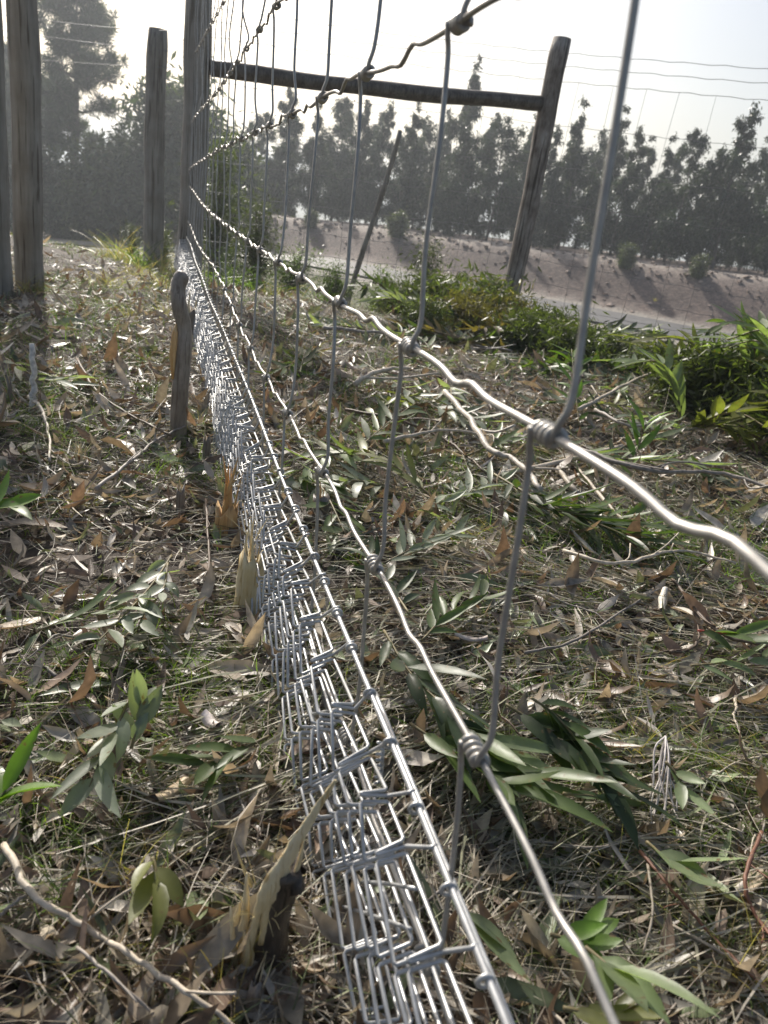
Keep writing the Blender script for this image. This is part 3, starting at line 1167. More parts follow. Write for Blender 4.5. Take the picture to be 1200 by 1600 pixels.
for px, h, lab in ((625, 0.55, "small pale green bush on top of the bank left of the right post"), (985, 0.45, "small green bush on the bank crest right of the right post"),
                   (1100, 0.42, "small green bush on the bank crest at the right end of the row"), (490, 0.4, "low shrub on the bank crest beneath the rail")):
    loc, dist = base_on(px, 4.6)
    place_bush(B3, loc, h * 1.0, lab, "small bushes on the bank crest", sq=1.2)

# ------------------------------------------------------------------ individual small plants behind the fences
WISP = bush_kit(12, 4200, 0.07, base=(0.11, 0.13, 0.055), ratio=(0.12, 0.2), tall=1.15, wide=0.35, droop=0.1)
HERB = bush_kit(14, 5200, 0.06, base=(0.085, 0.115, 0.045), ratio=(0.16, 0.3), tall=0.9, wide=0.5, droop=0.2, mat='grass')
loc = atd(338, 330, 7.2)
loc[2] = float(ground_z(loc[0], loc[1]))
place_bush(WISP, loc, 0.95, "airy shrub with thin branches just right of the corner post", name="airy_shrub", cat="shrub")
for px, py, D, sc, kit, lab in (
        (255, 430, 5.3, 0.20, WISP, "wispy shrub between the corner post and the shorter post"), (205, 430, 5.6, 0.18, WISP, "wispy shrub left of the shorter post"),
        (395, 470, 5.0, 0.40, WISP, "yellow-green weed clump behind the mesh right of the corner post"), (455, 470, 5.5, 0.34, HERB, "weed clump behind the fence below the bank"),
        (520, 470, 4.6, 0.25, HERB, "low weed clump left of the leaning stake"), (600, 480, 4.4, 0.27, HERB, "low weed clump right of the leaning stake"),
        (655, 480, 4.3, 0.34, WISP, "yellow-green weed clump in front of the road, centre"), (365, 440, 6.2, 0.26, HERB, "weed clump in the shade by the corner post"),
        (700, 490, 4.1, 0.30, HERB, "green weed clump against the foot of the right post"), (760, 490, 4.2, 0.26, HERB, "low weeds just left of the right post")):
    l = atd(px, py, D)
    l[2] = float(ground_z(l[0], l[1]))
    place_bush(kit, l, sc, lab, "weed clumps along the far fence", name="weed_clump", cat="weeds", sq=1.2)

# ------------------------------------------------------------------ stumps and splintered stubs
def splinter_pts(base, h, r, ang, lean):
    b = np.array([base[0] + math.cos(ang) * r, base[1] + math.sin(ang) * r, base[2]])
    t_ = b + np.array([lean[0] + random.uniform(-.15, .15) * h, lean[1] + random.uniform(-.15, .15) * h, h])
    mid = (b + t_) / 2 + np.array([random.uniform(-.06, .06) * h, random.uniform(-.06, .06) * h, 0])
    return spline([b, mid, t_], 4)


def stump(name, label, loc, h, r, n_spl, wood, lean=(0, 0), spl_h=1.0, bark_h=0.7, cat="stump", shell=None):
    t = thing(name, label, cat, loc)
    m = MB()
    zs = np.linspace(-0.03, bark_h * h, 8)
    P = np.stack([lean[0] * zs / h, lean[1] * zs / h, zs], -1)
    sides = 12
    T_, N_, B_ = frames(P)
    tube(m, P, np.linspace(1.25, 0.98, 8) * r, sides, rough=0.16)
    # a torn rim
    v = m.v[0]
    top = v[7 * sides:8 * sides]
    top[:, 2] += rng.uniform(-0.25, 0.22, sides) * h * 0.6
    v[-1, 2] -= 0.15 * h
    m.build("bark", M[shell or 'sapling'], t)
    for k_ in range(n_spl):
        a = k_ * 6.28 / n_spl + random.uniform(-.3, .3)
        hh = h * random.uniform(0.35, 0.75) * spl_h
        zb = bark_h * h * 0.45
        b0 = (lean[0] * zb / h, lean[1] * zb / h, zb)
        P = splinter_pts(b0, hh, r * random.uniform(0.1, 0.82), a, (lean[0] * 0.8, lean[1] * 0.8))
        m = MB()
        rr2 = r * random.uniform(0.16, 0.40)
        tube(m, P, rr2 * np.linspace(1.0, 0.12, len(P)) * (1 + 0.2 * rng.random(len(P))), 5, rough=0.5, oval=0.55)
        m.build("splinter", wood, t)
    return t


def fibres(parent, loc_z, n, r, L_, col, name="fibre_tuft"):
    a = rng.uniform(0, 6.28, n)
    d = np.stack([np.cos(a), np.sin(a), rng.uniform(0.3, 2.0, n)], -1)
    p = np.stack([np.cos(a) * r, np.sin(a) * r, np.full(n, loc_z)], -1)
    v, q, c = ribbons(p, d, rng.normal(0, 0.3, (n, 3)), L_ * rng.uniform(0.4, 1.2, n), 0.0009, np.array(col) * rng.uniform(0.7, 1.3, (n, 1)))
    m = MB()
    m.add(v, q, c)
    m.build(name, M['straw'], parent)


def gpt(px, py, off=0.0):
    return at(px, py, None, off)


l = gpt(278, 682)
# tall dark bent sapling stub: one curved dark stem
t = thing("sapling_stub", "tall dark broken sapling stub with a bent smooth top beside the mesh strip", "stump", l)
m = MB()
P = spline([(0.001, 0, -0.03), (0.0, 0.0, 0.06), (0.003, 0.0, 0.14), (0.002, 0.004, 0.185), (-0.006, 0.0, 0.215), (-0.009, 0.004, 0.240), (-0.006, 0.008, 0.258), (0.001, 0.012, 0.266)], 7)
tube(m, P, np.interp(np.linspace(0, 1, len(P)), [0, .5, .75, .93, 1], [0.0150, 0.0120, 0.0115, 0.0125, 0.008]), 14, rough=0.07)
m.build("stem", M['sapling'], t)
m = MB()
tube(m, [(-0.012, -0.006, 0.10), (-0.013, -0.008, 0.14), (-0.012, -0.006, 0.175), (-0.010, -0.004, 0.19)], [0.002, 0.0055, 0.005, 0.001], 6, rough=0.3, oval=0.6)
m.build("torn_wood", M['split_orange'], t)

l = gpt(300, 535)
stump("split_stump", "yellow split stump just behind the bent dark stub against the mesh", l, 0.135, 0.021, 7, M['split'])
l = gpt(352, 836)
t = stump("split_stump", "orange splintered stump touching the left side of the mesh, upper one", l, 0.105, 0.0145, 8, M['split_orange'], bark_h=0.35, spl_h=1.25, shell='split_orange')
fibres(t, 0.07, 22, 0.010, 0.035, (0.5, 0.4, 0.22))
l = gpt(386, 955)
t = stump("split_stump", "tall narrow splintered stump below the orange one beside the mesh", l, 0.115, 0.0135, 8, M['split'], bark_h=0.6, lean=(0.002, 0), shell='split')
fibres(t, 0.09, 18, 0.008, 0.03, (0.5, 0.42, 0.25))
l = gpt(281, 802)
stump("split_stub", "small pale green split stub left of the orange stump", l, 0.055, 0.0055, 4, M['split'])
l = gpt(322, 722)
stump("split_stub", "small torn stub between the bent dark stub and the mesh", l, 0.06, 0.006, 5, M['split'])
l = gpt(125, 735)
t = stump("split_stub", "pair of pale torn stem ends in the short grass at the left", l, 0.06, 0.012, 6, M['split'], bark_h=0.3)
fibres(t, 0.03, 20, 0.01, 0.05, (0.42, 0.36, 0.24))
l = gpt(498, 815)
stump("split_stump", "low reddish stump seen through the fence behind the mesh strip", l, 0.055, 0.012, 6, M['split_orange'])

# the big foreground stump with long splinters
l = gpt(405, 1500)
t = thing("torn_stump", "big torn stump in the foreground with long yellow splinters reaching to the mesh", "stump", l)
t.scale = (0.88, 0.88, 0.9)
TO_CAM = -np.array([l[0], l[1], 0]) / np.hypot(l[0], l[1])
RT = ROT[:, 0] * [1, 1, 0]
RT = RT / np.linalg.norm(RT)


def loc_(a, b, c):          # a to the right, b away from the camera, c up
    return RT * a - TO_CAM * b + np.array([0, 0, c])


m = MB()
P = spline([loc_(0.004, 0, -0.03), loc_(0.004, 0, 0.02), loc_(0.006, 0.0, 0.055), loc_(0.013, 0.0, 0.085)], 6)
tube(m, P, np.linspace(0.0155, 0.0105, len(P)), 14, rough=0.14)
m.v[0][-16 - 14:-2] += rng.normal(0, 0.003, (28, 3))
m.build("bark", M['bark'], t)
m = MB()
P = spline([loc_(-0.004, -0.009, 0.045), loc_(0.002, -0.009, 0.075), loc_(0.012, -0.006, 0.105), loc_(0.025, 0.0, 0.135), loc_(0.034, 0.003, 0.155)], 6)
tube(m, P, np.interp(np.linspace(0, 1, len(P)), [0, .25, .6, 1], [0.004, 0.0075, 0.004, 0.0012]), 8, rough=0.35, oval=0.6)
m.build("splinter", M['split'], t)
for a0, b0, z0, a1, b1, z1, rr2 in ((-0.012, -0.010, 0.01, -0.014, -0.006, 0.083, 0.0036), (-0.020, -0.008, 0.0, -0.017, -0.004, 0.055, 0.0042), (-0.010, -0.014, 0.015, 0.000, -0.010, 0.085, 0.0035),
                                    (0.000, -0.012, 0.03, 0.006, -0.010, 0.088, 0.003), (0.006, -0.010, 0.04, 0.012, -0.005, 0.10, 0.0025), (-0.026, -0.010, -0.005, -0.029, -0.006, 0.04, 0.003),
                                    (-0.016, -0.012, 0.0, -0.022, -0.012, 0.06, 0.0022), (0.010, -0.006, 0.05, 0.020, 0.0, 0.115, 0.0022), (-0.006, -0.014, 0.0, -0.012, -0.016, 0.045, 0.004)):
    m = MB()
    P = spline([loc_(a0, b0, z0), loc_((a0 + a1) / 2 + random.uniform(-.003, .003), (b0 + b1) / 2, (z0 + z1) / 2), loc_(a1, b1, z1)], 5)
    tube(m, P, rr2 * np.interp(np.linspace(0, 1, len(P)), [0, .4, .8, 1], [0.9, 1.0, 0.6, 0.15]), 6, rough=0.45, oval=0.55)
    m.build("splinter", M['split'], t)
fibres(t, 0.055, 40, 0.014, 0.03, (0.5, 0.42, 0.22))
for px, py, hh, dx, dy, lab in ((386, 1600, 0.05, 0.01, 0.012, "pale torn upright splinter stuck in the ground at the bottom edge, left of the mesh"),
                                (232, 1600, 0.026, 0.0, 0.006, "short pale stub at the bottom edge of the photograph"),
                                (20, 640, 0.11, -0.01, 0.0, "pale peeled stem end at the left edge")):
    l = gpt(px, py)
    stump("split_stub", lab, l, hh, 0.0042 if hh > 0.03 else 0.006, 4, M['split'], lean=(dx, dy), bark_h=0.5)


# ------------------------------------------------------------------ sticks
def stick(label, pts, r0, r1, col, name="fallen_stick", cat="stick", group=None, side_twigs=0):
    P = spline(pts, 7)
    o = P[0].copy()
    P = P - o
    P[1:-1] += rng.normal(0, r0 * 0.25, (len(P) - 2, 3))
    m = MB()
    tube(m, P, np.linspace(r0, r1, len(P)) * rng.uniform(0.85, 1.15, len(P)), 7, np.array(col))
    for _ in range(side_twigs):
        i = random.randint(3, len(P) - 3)
        d = nrm(P[i + 1] - P[i]) + rng.normal(0, 0.6, 3)
        d[2] = abs(d[2]) * 0.5
        L_ = random.uniform(8, 20) * r0
        tube(m, spline([P[i], P[i] + d * L_ * 0.5 + rng.normal(0, 0.1, 3) * L_, P[i] + d * L_], 4), r1 * 0.6, 5, np.array(col))
    ob = m.build(name, M['twig'], None, label=label, category=cat, group=group)
    ob.location = o
    return ob


PALE, BROWN, GREY, RED = (0.42, 0.36, 0.28), (0.13, 0.09, 0.06), (0.24, 0.21, 0.18), (0.22, 0.10, 0.06)
G = lambda px, py, off=0.012: gpt(px, py, off + 0.016)
for lab, pl, r0, r1, c, tw, *up_ in (
        ("long curved pale twig crossing the lower left foreground", [(6, 1320), (50, 1395), (130, 1445), (215, 1500), (300, 1555), (375, 1612)], 0.0022, 0.0014, PALE, 2),
        ("pale crooked root-like stick in the middle of the right side", [(695, 612), (735, 655), (762, 700), (808, 722), (845, 765)], 0.0062, 0.0045, (0.56, 0.50, 0.42), 1, 0.03),
        ("pale stick lying just above the crooked one, near the fence knot", [(700, 618), (722, 640), (738, 655)], 0.003, 0.0025, PALE, 0),
        ("thin brown branch in the leaves left of the mesh", [(150, 765), (205, 720), (240, 690), (290, 665)], 0.0028, 0.0016, GREY, 3),
        ("dark thin branch leading to the foot of the bent stub", [(120, 560), (150, 610), (205, 650), (268, 680)], 0.0028, 0.0018, BROWN, 3),
        ("pale bent root below the white peeled stick", [(45, 620), (65, 640), (75, 675), (78, 720)], 0.0035, 0.002, PALE, 1),
        ("long thin branch lying level behind the fence stays", [(505, 512), (570, 518), (640, 523), (720, 535), (800, 548)], 0.006, 0.003, GREY, 3),
        ("arched twig rising over the heap of cut branches", [(668, 524), (700, 503), (745, 490), (790, 487), (870, 485)], 0.004, 0.002, BROWN, 5),
        ("pale thick stick among leaf sprays at the right", [(790, 740), (880, 720), (960, 700), (1060, 672), (1180, 665)], 0.005, 0.004, PALE, 2),
        ("long pale branch lying slantwise under the right end of the heap", [(905, 640), (980, 600), (1060, 560)], 0.005, 0.003, PALE, 3, 0.04),
        ("thin pale branch crossing the cut leaves left of the large knot", [(600, 690), (700, 672), (800, 690)], 0.0035, 0.002, PALE, 3, 0.03),
        ("grey branch with side twigs lying behind the feathery sprays", [(900, 700), (1010, 735), (1130, 740), (1230, 770)], 0.0045, 0.003, GREY, 4, 0.03),
        ("pale thin branch among the straw at the right", [(880, 860), (960, 880), (1060, 860), (1150, 880)], 0.0026, 0.0015, PALE, 3, 0.02),
        ("short thick pale stick beyond the middle stays", [(555, 600), (590, 580), (640, 575)], 0.006, 0.0045, PALE, 1, 0.03),
        ("forked grey stick lying beyond the nearest stay", [(930, 640), (985, 665), (1040, 655)], 0.004, 0.002, GREY, 3, 0.04),
        ("pale split stick pointing up at the right bush", [(1005, 585), (1030, 545), (1050, 520)], 0.006, 0.004, PALE, 0),
        ("brown branch running across the right side behind the fence", [(540, 640), (620, 655), (700, 690), (760, 740)], 0.0035, 0.002, BROWN, 3),
        ("bundle stick, thick pale one crossing below the fence knot", [(868, 728), (890, 755), (912, 782)], 0.0055, 0.004, PALE, 0),
        ("reddish twig in the lower right corner area", [(1190, 1300), (1165, 1370), (1180, 1430), (1215, 1470)], 0.0017, 0.0011, RED, 2),
        ("long thin twig in the lower right running down to the corner", [(1000, 1330), (1050, 1390), (1120, 1470), (1180, 1530)], 0.0013, 0.0008, RED, 2),
        ("curled thin tendril right of the near wire at the bottom", [(1012, 1350), (1020, 1420), (1005, 1490)], 0.0010, 0.0007, PALE, 0),
        ("thin dark stem beside the second stump", [(322, 780), (326, 860), (330, 935)], 0.0018, 0.0012, BROWN, 1),
        ("grey twig on the dead leaves in the lower left", [(0, 1430), (30, 1405), (60, 1390)], 0.0012, 0.0008, GREY, 0),
        ("straight grey twig left of the big torn stump", [(120, 1480), (180, 1530), (240, 1585)], 0.0010, 0.0008, GREY, 1),
        ("long pale strip of bark beyond the nearest stay", [(905, 735), (960, 800), (1010, 840)], 0.0035, 0.002, PALE, 0),
        ("long dark stem lying near the right edge", [(1050, 905), (1120, 985), (1200, 1010)], 0.0022, 0.0016, BROWN, 1),
        ("grey stem crossing dry grass at the right", [(820, 1020), (900, 1000), (980, 950), (1030, 920)], 0.0018, 0.001, GREY, 3)):
    pts = [G(x, y, (up_[0] if up_ else 0.0) + 0.010 + 0.006 * math.sin(k_ * 2)) for k_, (x, y) in enumerate(pl)]
    stick(lab, pts, r0, r1, c, side_twigs=tw)
# upright white peeled one
l = gpt(48, 650)
stick("white peeled upright stem at the left edge of the clearing", [l, l + [0.004, 0.01, 0.05], l + [0.002, 0.02, 0.12]], 0.006, 0.0045, (0.55, 0.52, 0.47), side_twigs=0)

# many loose twigs
for i in range(70):
    r_ = 0.33 * (2.4 / 0.33) ** rng.random()
    a = rng.uniform(-0.5, 1.25)
    p = np.array([math.sin(a) * r_, math.cos(a) * r_, 0])
    if abs(p[0] - 0.13) < 0.03:
        continue
    L_ = rng.uniform(0.05, 0.16) * (0.7 + 0.3 * r_)
    th = rng.uniform(0, 6.28)
    d = np.array([math.cos(th), math.sin(th), 0])
    pts = []
    for k_ in range(4):
        q = p + d * L_ * k_ / 3 + rng.normal(0, 0.06 * L_, 3)
        q[2] = float(ground_z(q[0], q[1])) + rng.uniform(0.010, 0.024)
        pts.append(q)
    ci = i % 3
    c = np.array([PALE, BROWN, GREY][ci])
    colour = ["pale", "dark brown", "grey"][ci]
    side = "left" if p[0] < 0.12 else "right"
    dist = "near" if r_ < 0.8 else "farther out"
    stick(f"thin {colour} twig lying loose in the litter {dist}, {side} of the fence", pts, 0.0013 * rng.uniform(0.7, 1.5) * (0.8 + 0.4 * r_), 0.0006, c, name="loose_twig", cat="twig",
          group="loose twigs scattered over the ground", side_twigs=random.choice((0, 0, 1, 2)))

# ------------------------------------------------------------------ leafy cut sprays
GREEN, DKGREEN, GREYG, YELG, PALEG, BRIGHT = (0.085, 0.125, 0.038), (0.045, 0.070, 0.026), (0.24, 0.27, 0.20), (0.16, 0.17, 0.05), (0.20, 0.25, 0.13), (0.12, 0.21, 0.03)


def leaf_mesh(L_, W_, curl, fold, col, side=0.0, K=5, round_=0.0):
    v, q, c = leaves(np.zeros((1, 3)), np.array([[0, 1.0, 0]]), np.array([[0, 0, 1.0]]), L_, W_, curl, fold, np.array([col]), K, side, round_)
    return mesh_of("leaf", v, q, c, M['leaf'])


_leafcache = {}


def get_leaf(L_, W_, col, var):
    key = (round(L_, 3), round(W_, 4), col, var)
    if key not in _leafcache:
        r = np.random.default_rng(abs(hash(key[0] * 7 + key[1] * 13 + var)) % 1000 + var)
        c = np.array(col) * r.uniform(0.8, 1.2)
        _leafcache[key] = leaf_mesh(L_, W_, r.uniform(-0.9, 0.6), r.uniform(0.1, 0.6), c, r.uniform(-0.15, 0.15))
    return _leafcache[key]


def basis(d, n):
    d = nrm(d)
    n = n - d * np.dot(n, d)
    n = nrm(n)
    return Matrix(np.array([np.cross(d, n), d, n]).T.tolist()).to_4x4()


def spray(label, stem_pts, n, L_, W_, col, spread=0.8, lift=0.25, name="leafy_twig", group=None, stem_r=0.0014, both=True, cat="leafy twig", tipfan=False, stem_col=(0.16, 0.13, 0.06), down=0.0):
    P = spline(stem_pts, 8)
    o = P[0].copy()
    Q = P - o
    t = thing(name, label, cat, o, group)
    m = MB()
    tube(m, Q, np.linspace(stem_r, stem_r * 0.45, len(Q)), 6, np.array(stem_col))
    m.build("stem", M['twig'], t)
    T_, N_, B_ = frames(Q)
    for i in range(n):
        f = 0.12 + 0.88 * (i + random.random() * 0.5) / n
        if tipfan:
            f = 0.55 + 0.45 * (i + 0.5) / n
        k_ = min(int(f * (len(Q) - 1)), len(Q) - 1)
        d = T_[k_]
        sgn = (-1) ** i
        hor = np.cross(d, [0, 0, 1.0])
        hor = nrm(hor)
        dd = d * random.uniform(0.5, 1.0) + hor * sgn * spread * random.uniform(0.5, 1.2) + np.array([0, 0, lift * random.uniform(-0.4, 1.2) - down])
        nn = np.array([random.uniform(-.5, .5), random.uniform(-.5, .5), 1.0])
        lf = obj("leaf", get_leaf(L_ * [0.7, 0.85, 1.0, 1.15][i % 4], W_ * [0.85, 1.0, 1.1][i % 3], col, i % 3), t)
        lf.matrix_local = Matrix.Translation(Vector(Q[k_])) @ basis(dd, nn)
    return t


def S(label, pix, n, L_, W_, col, z=(0.03, 0.03), **kw):
    pts = []
    for k_, (x, y) in enumerate(pix):
        f = k_ / max(1, len(pix) - 1)
        pts.append(gpt(x, y, 0.012 + z[0] * (1 - f) + z[1] * f))
    return spray(label, pts, n, L_, W_, col, **kw)


S("grey-green leafy twig lying left of the second stump, leaves pointing down", [(268, 868), (240, 910), (200, 955), (150, 1005)], 13, 0.036, 0.0115, GREYG, z=(0.025, 0.03), spread=0.7)
S("small pale leaf cluster hanging at the foot of the broken white chip", [(262, 880), (255, 920), (225, 960), (215, 985)], 9, 0.028, 0.010, GREYG, z=(0.04, 0.02), spread=0.5)
S("silvery leafy twig in the left foreground with narrow hanging leaves", [(205, 1085), (185, 1130), (160, 1180), (140, 1230)], 9, 0.044, 0.0115, GREYG, z=(0.04, 0.03), spread=0.35)
S("upright silvery shoot behind the narrow-leaved foreground twig", [(205, 1170), (215, 1130), (220, 1095)], 6, 0.034, 0.012, GREYG, z=(0.02, 0.045), spread=0.45)
S("three broad yellow-green leaves lying in the lower left foreground", [(238, 1340), (243, 1360), (240, 1385)], 4, 0.034, 0.0125, YELG, z=(0.04, 0.035), spread=0.45)
S("bright green leafy shoot entering at the left edge, halfway down", [(-45, 820), (-10, 795), (25, 790)], 7, 0.045, 0.016, BRIGHT, z=(0.05, 0.06), spread=0.5)
S("bright green pointed leaves at the left edge in the lower half", [(-35, 1290), (-10, 1255), (10, 1235)], 4, 0.040, 0.012, BRIGHT, z=(0.045, 0.055), spread=0.4)
S("dark green leaf fan behind the mesh near the lower fence knot", [(600, 985), (640, 1050), (700, 1110), (760, 1175)], 15, 0.072, 0.0125, DKGREEN, z=(0.03, 0.03), spread=0.35)
S("second dark fan of long leaves just under the lower fence knot", [(640, 1130), (700, 1170), (760, 1210), (800, 1240)], 12, 0.070, 0.013, GREEN, z=(0.02, 0.035), spread=0.35)
S("pale green broad leaves crossing behind the lower fence knot", [(700, 1120), (760, 1160), (830, 1215)], 8, 0.062, 0.014, PALEG, z=(0.03, 0.03), spread=0.4)
S("large dark green leafy twig right of the lower fence knot", [(790, 1100), (850, 1140), (910, 1190), (960, 1235)], 16, 0.058, 0.0135, DKGREEN, z=(0.045, 0.03), spread=0.45)
S("olive leaves with yellow ribs lying over the dark twig at the right", [(830, 1090), (870, 1120), (930, 1190)], 9, 0.055, 0.011, GREEN, z=(0.06, 0.04), spread=0.3)
S("long dark feathery leaf spray right of the nearest stay", [(770, 740), (850, 785), (950, 825), (1040, 865)], 26, 0.105, 0.0125, DKGREEN, z=(0.03, 0.02), spread=0.55, stem_r=0.0025)
S("second dark feathery spray overlapping the first below the fence knot", [(800, 780), (880, 800), (960, 810), (1050, 830)], 24, 0.10, 0.012, GREEN, z=(0.02, 0.03), spread=0.5, stem_r=0.0025)
S("silvery leafy branch to the right of the large fence knot", [(880, 700), (950, 715), (1030, 720), (1110, 725)], 24, 0.075, 0.014, PALEG, z=(0.03, 0.03), spread=0.6, stem_r=0.0025)
S("yellow-green shoot standing just right of the nearest stay", [(905, 665), (898, 600), (893, 545)], 14, 0.075, 0.013, BRIGHT, z=(0.02, 0.14), spread=0.7)
S("green shoot leaning over the litter right of the nearest stay", [(985, 730), (1000, 690), (1010, 660)], 9, 0.075, 0.014, BRIGHT, z=(0.02, 0.09), spread=0.5)
S("grey-green leafy branch lying at the fence stays in the middle", [(560, 560), (620, 600), (690, 640), (760, 660)], 22, 0.085, 0.016, GREYG, z=(0.03, 0.03), spread=0.6)
S("olive leafy branch beyond the middle stays", [(560, 700), (620, 650), (680, 610)], 18, 0.08, 0.013, GREEN, z=(0.03, 0.03), spread=0.6)
S("long leafy branch lying flat in the middle of the clearing", [(640, 800), (720, 775), (800, 745)], 18, 0.07, 0.012, GREYG, z=(0.02, 0.02), spread=0.5)
S("glossy green leaf pair with a red stalk at the right edge", [(1090, 985), (1130, 990), (1180, 1000)], 5, 0.055, 0.0135, GREEN, z=(0.03, 0.035), spread=0.35, stem_col=(0.3, 0.05, 0.03))
S("grey-green leaves lying under the glossy pair at the right edge", [(1080, 1040), (1140, 1035), (1210, 1030)], 6, 0.05, 0.0105, PALEG, z=(0.02, 0.02), spread=0.3)
S("four pale green leaves fanned out in the lower right", [(1010, 1315), (1040, 1340), (1070, 1355)], 5, 0.044, 0.0115, PALEG, z=(0.03, 0.03), spread=0.45)
S("single leaf twig with pale leaves above the fanned pale ones", [(880, 1240), (920, 1243), (940, 1247)], 3, 0.044, 0.0085, PALEG, z=(0.04, 0.03), spread=0.15)
S("bright green leaves right of the near wire at the bottom", [(860, 1460), (900, 1470), (940, 1465)], 6, 0.032, 0.011, BRIGHT, z=(0.04, 0.04), spread=0.6)
S("largest pale green leaves at the bottom right of the photograph", [(915, 1480), (940, 1500), (955, 1515)], 4, 0.055, 0.0135, PALEG, z=(0.045, 0.05), spread=0.3)
S("yellow-green leaves at the bottom edge beside the near wire", [(880, 1575), (930, 1585), (970, 1590)], 4, 0.035, 0.011, YELG, z=(0.03, 0.03), spread=0.3)
S("light green leaf caught behind the mesh near the bottom", [(700, 1395), (725, 1425), (760, 1460)], 3, 0.045, 0.010, PALEG, z=(0.03, 0.02), spread=0.2)
S("green leafy twig with drooping pale leaves below the white rootlets", [(1040, 1190), (1060, 1215), (1068, 1240)], 4, 0.030, 0.009, PALEG, z=(0.04, 0.03), spread=0.3)
S("grey leafy twig in front of the dark feathery sprays", [(600, 880), (660, 850), (720, 830)], 14, 0.055, 0.010, GREYG, z=(0.02, 0.02), spread=0.5)
S("dark leafy twig under the dry grass left of the nearest stay", [(660, 1000), (700, 960), (760, 930)], 12, 0.05, 0.010, GREEN, z=(0.02, 0.02), spread=0.5)
S("olive leafy twig below the olive spray near the far stays", [(640, 960), (600, 900), (560, 850)], 10, 0.05, 0.010, DKGREEN, z=(0.03, 0.02), spread=0.5)
S("dull green leaves pressed flat left of the mesh in shade", [(420, 1150), (360, 1180), (310, 1200)], 7, 0.045, 0.010, GREEN, z=(0.02, 0.02), spread=0.4)
S("dusty green leafy twig at the far left by the peeled stems", [(10, 560), (60, 590), (110, 600)], 14, 0.07, 0.013, GREYG, z=(0.03, 0.03), spread=0.6)
S("pale leaves in a row left of the broken white chip", [(60, 985), (130, 960), (200, 950)], 7, 0.045, 0.0075, PALEG, z=(0.02, 0.03), spread=0.3)

# white rootlets
l = gpt(1040, 1150, 0.05)
t = thing("root_tuft", "tuft of thin white rootlets hanging on the litter at the lower right", "roots", l)
for i in range(11):
    e = gpt(random.uniform(1010, 1085), random.uniform(1215, 1300), 0.018)
    P = spline([np.zeros(3), (e - l) * 0.4 + rng.normal(0, 0.004, 3) + [0, 0, 0.004], (e - l) * 0.75 + rng.normal(0, 0.004, 3), e - l], 6)
    m = MB()
    tube(m, P, 0.0007, 5, np.array((0.55, 0.50, 0.47)))
    m.build("rootlet", M['twig'], t)

# pale chips of wood
for px, py, L_, W_, r_, c, lab in ((258, 905, 0.036, 0.014, 0.3, (0.6, 0.56, 0.5), "broken white wood chip standing above the leaf cluster on the left"),
                                (1035, 940, 0.06, 0.011, 2.5, (0.62, 0.57, 0.48), "long pale splinter of wood on dry grass at the right"),
                                (735, 1000, 0.034, 0.008, 1.2, (0.5, 0.42, 0.36), "pink-white wood chip among dry stems in the middle right"),
                                (855, 720, 0.03, 0.010, 1.0, (0.55, 0.5, 0.42), "small pale chip right of the crooked pale stick"),
                                (330, 1130, 0.02, 0.012, 0.5, (0.5, 0.44, 0.4), "little pale chip beside the mesh in the foreground"),
                                (1150, 1395, 0.02, 0.008, 2.0, (0.5, 0.46, 0.4), "small pale chip near the lower right edge"),
                                (265, 1240, 0.036, 0.014, -0.7, (0.46, 0.36, 0.24), "curled tan slab of bark in the left foreground")):
    l = gpt(px, py, 0.018)
    m = MB()
    n = 7
    ts = np.linspace(-0.5, 0.5, n)
    V = []
    for tt in ts:
        wv = W_ / 2 * (1 - 1.2 * tt ** 2) * random.uniform(0.8, 1.1)
        for s_, h_ in ((-1, 0), (-0.3, 0.0025), (0.4, 0.003), (1, 0), (0, -0.002)):
            V.append((s_ * wv, tt * L_, h_ + random.uniform(-.0006, .0006) + 0.004 * tt * tt * 4))
    q = []
    for i in range(n - 1):
        for j in range(5):
            a, b = j, (j + 1) % 5
            q.append([i * 5 + a, i * 5 + b, (i + 1) * 5 + b, (i + 1) * 5 + a])
    m.add(V, q, np.array(c))
    o = m.build("wood_chip", M['twig'], None, label=lab, category="wood chip")
    o.location = l
    o.rotation_euler = (random.uniform(-.3, .3) + (0.8 if px == 258 else 0), random.uniform(-.3, .3), r_)

# ------------------------------------------------------------------ heap of cut branches and the bush at the right
REDDISH = (0.16, 0.115, 0.055)
OLIVE = (0.13, 0.13, 0.035)


def heap_branch(label, px, py, D, length, az, rise, n, L_, W_, col, base_z=0.03):
    p = atd(px, py, D)
    p[2] = float(ground_z(p[0], p[1])) + base_z
    d = np.array([math.cos(az), math.sin(az), 0])
    pts = [p, p + d * length * 0.35 + [0, 0, rise * 0.6], p + d * length * 0.7 + [0, 0, rise], p + d * length + [0, 0, rise * 0.7]]
    return spray(label, pts, n, L_, W_, col, spread=0.8, lift=0.5, name="cut_branch", cat="cut branch", group="cut branches heaped by the road", stem_r=0.005)


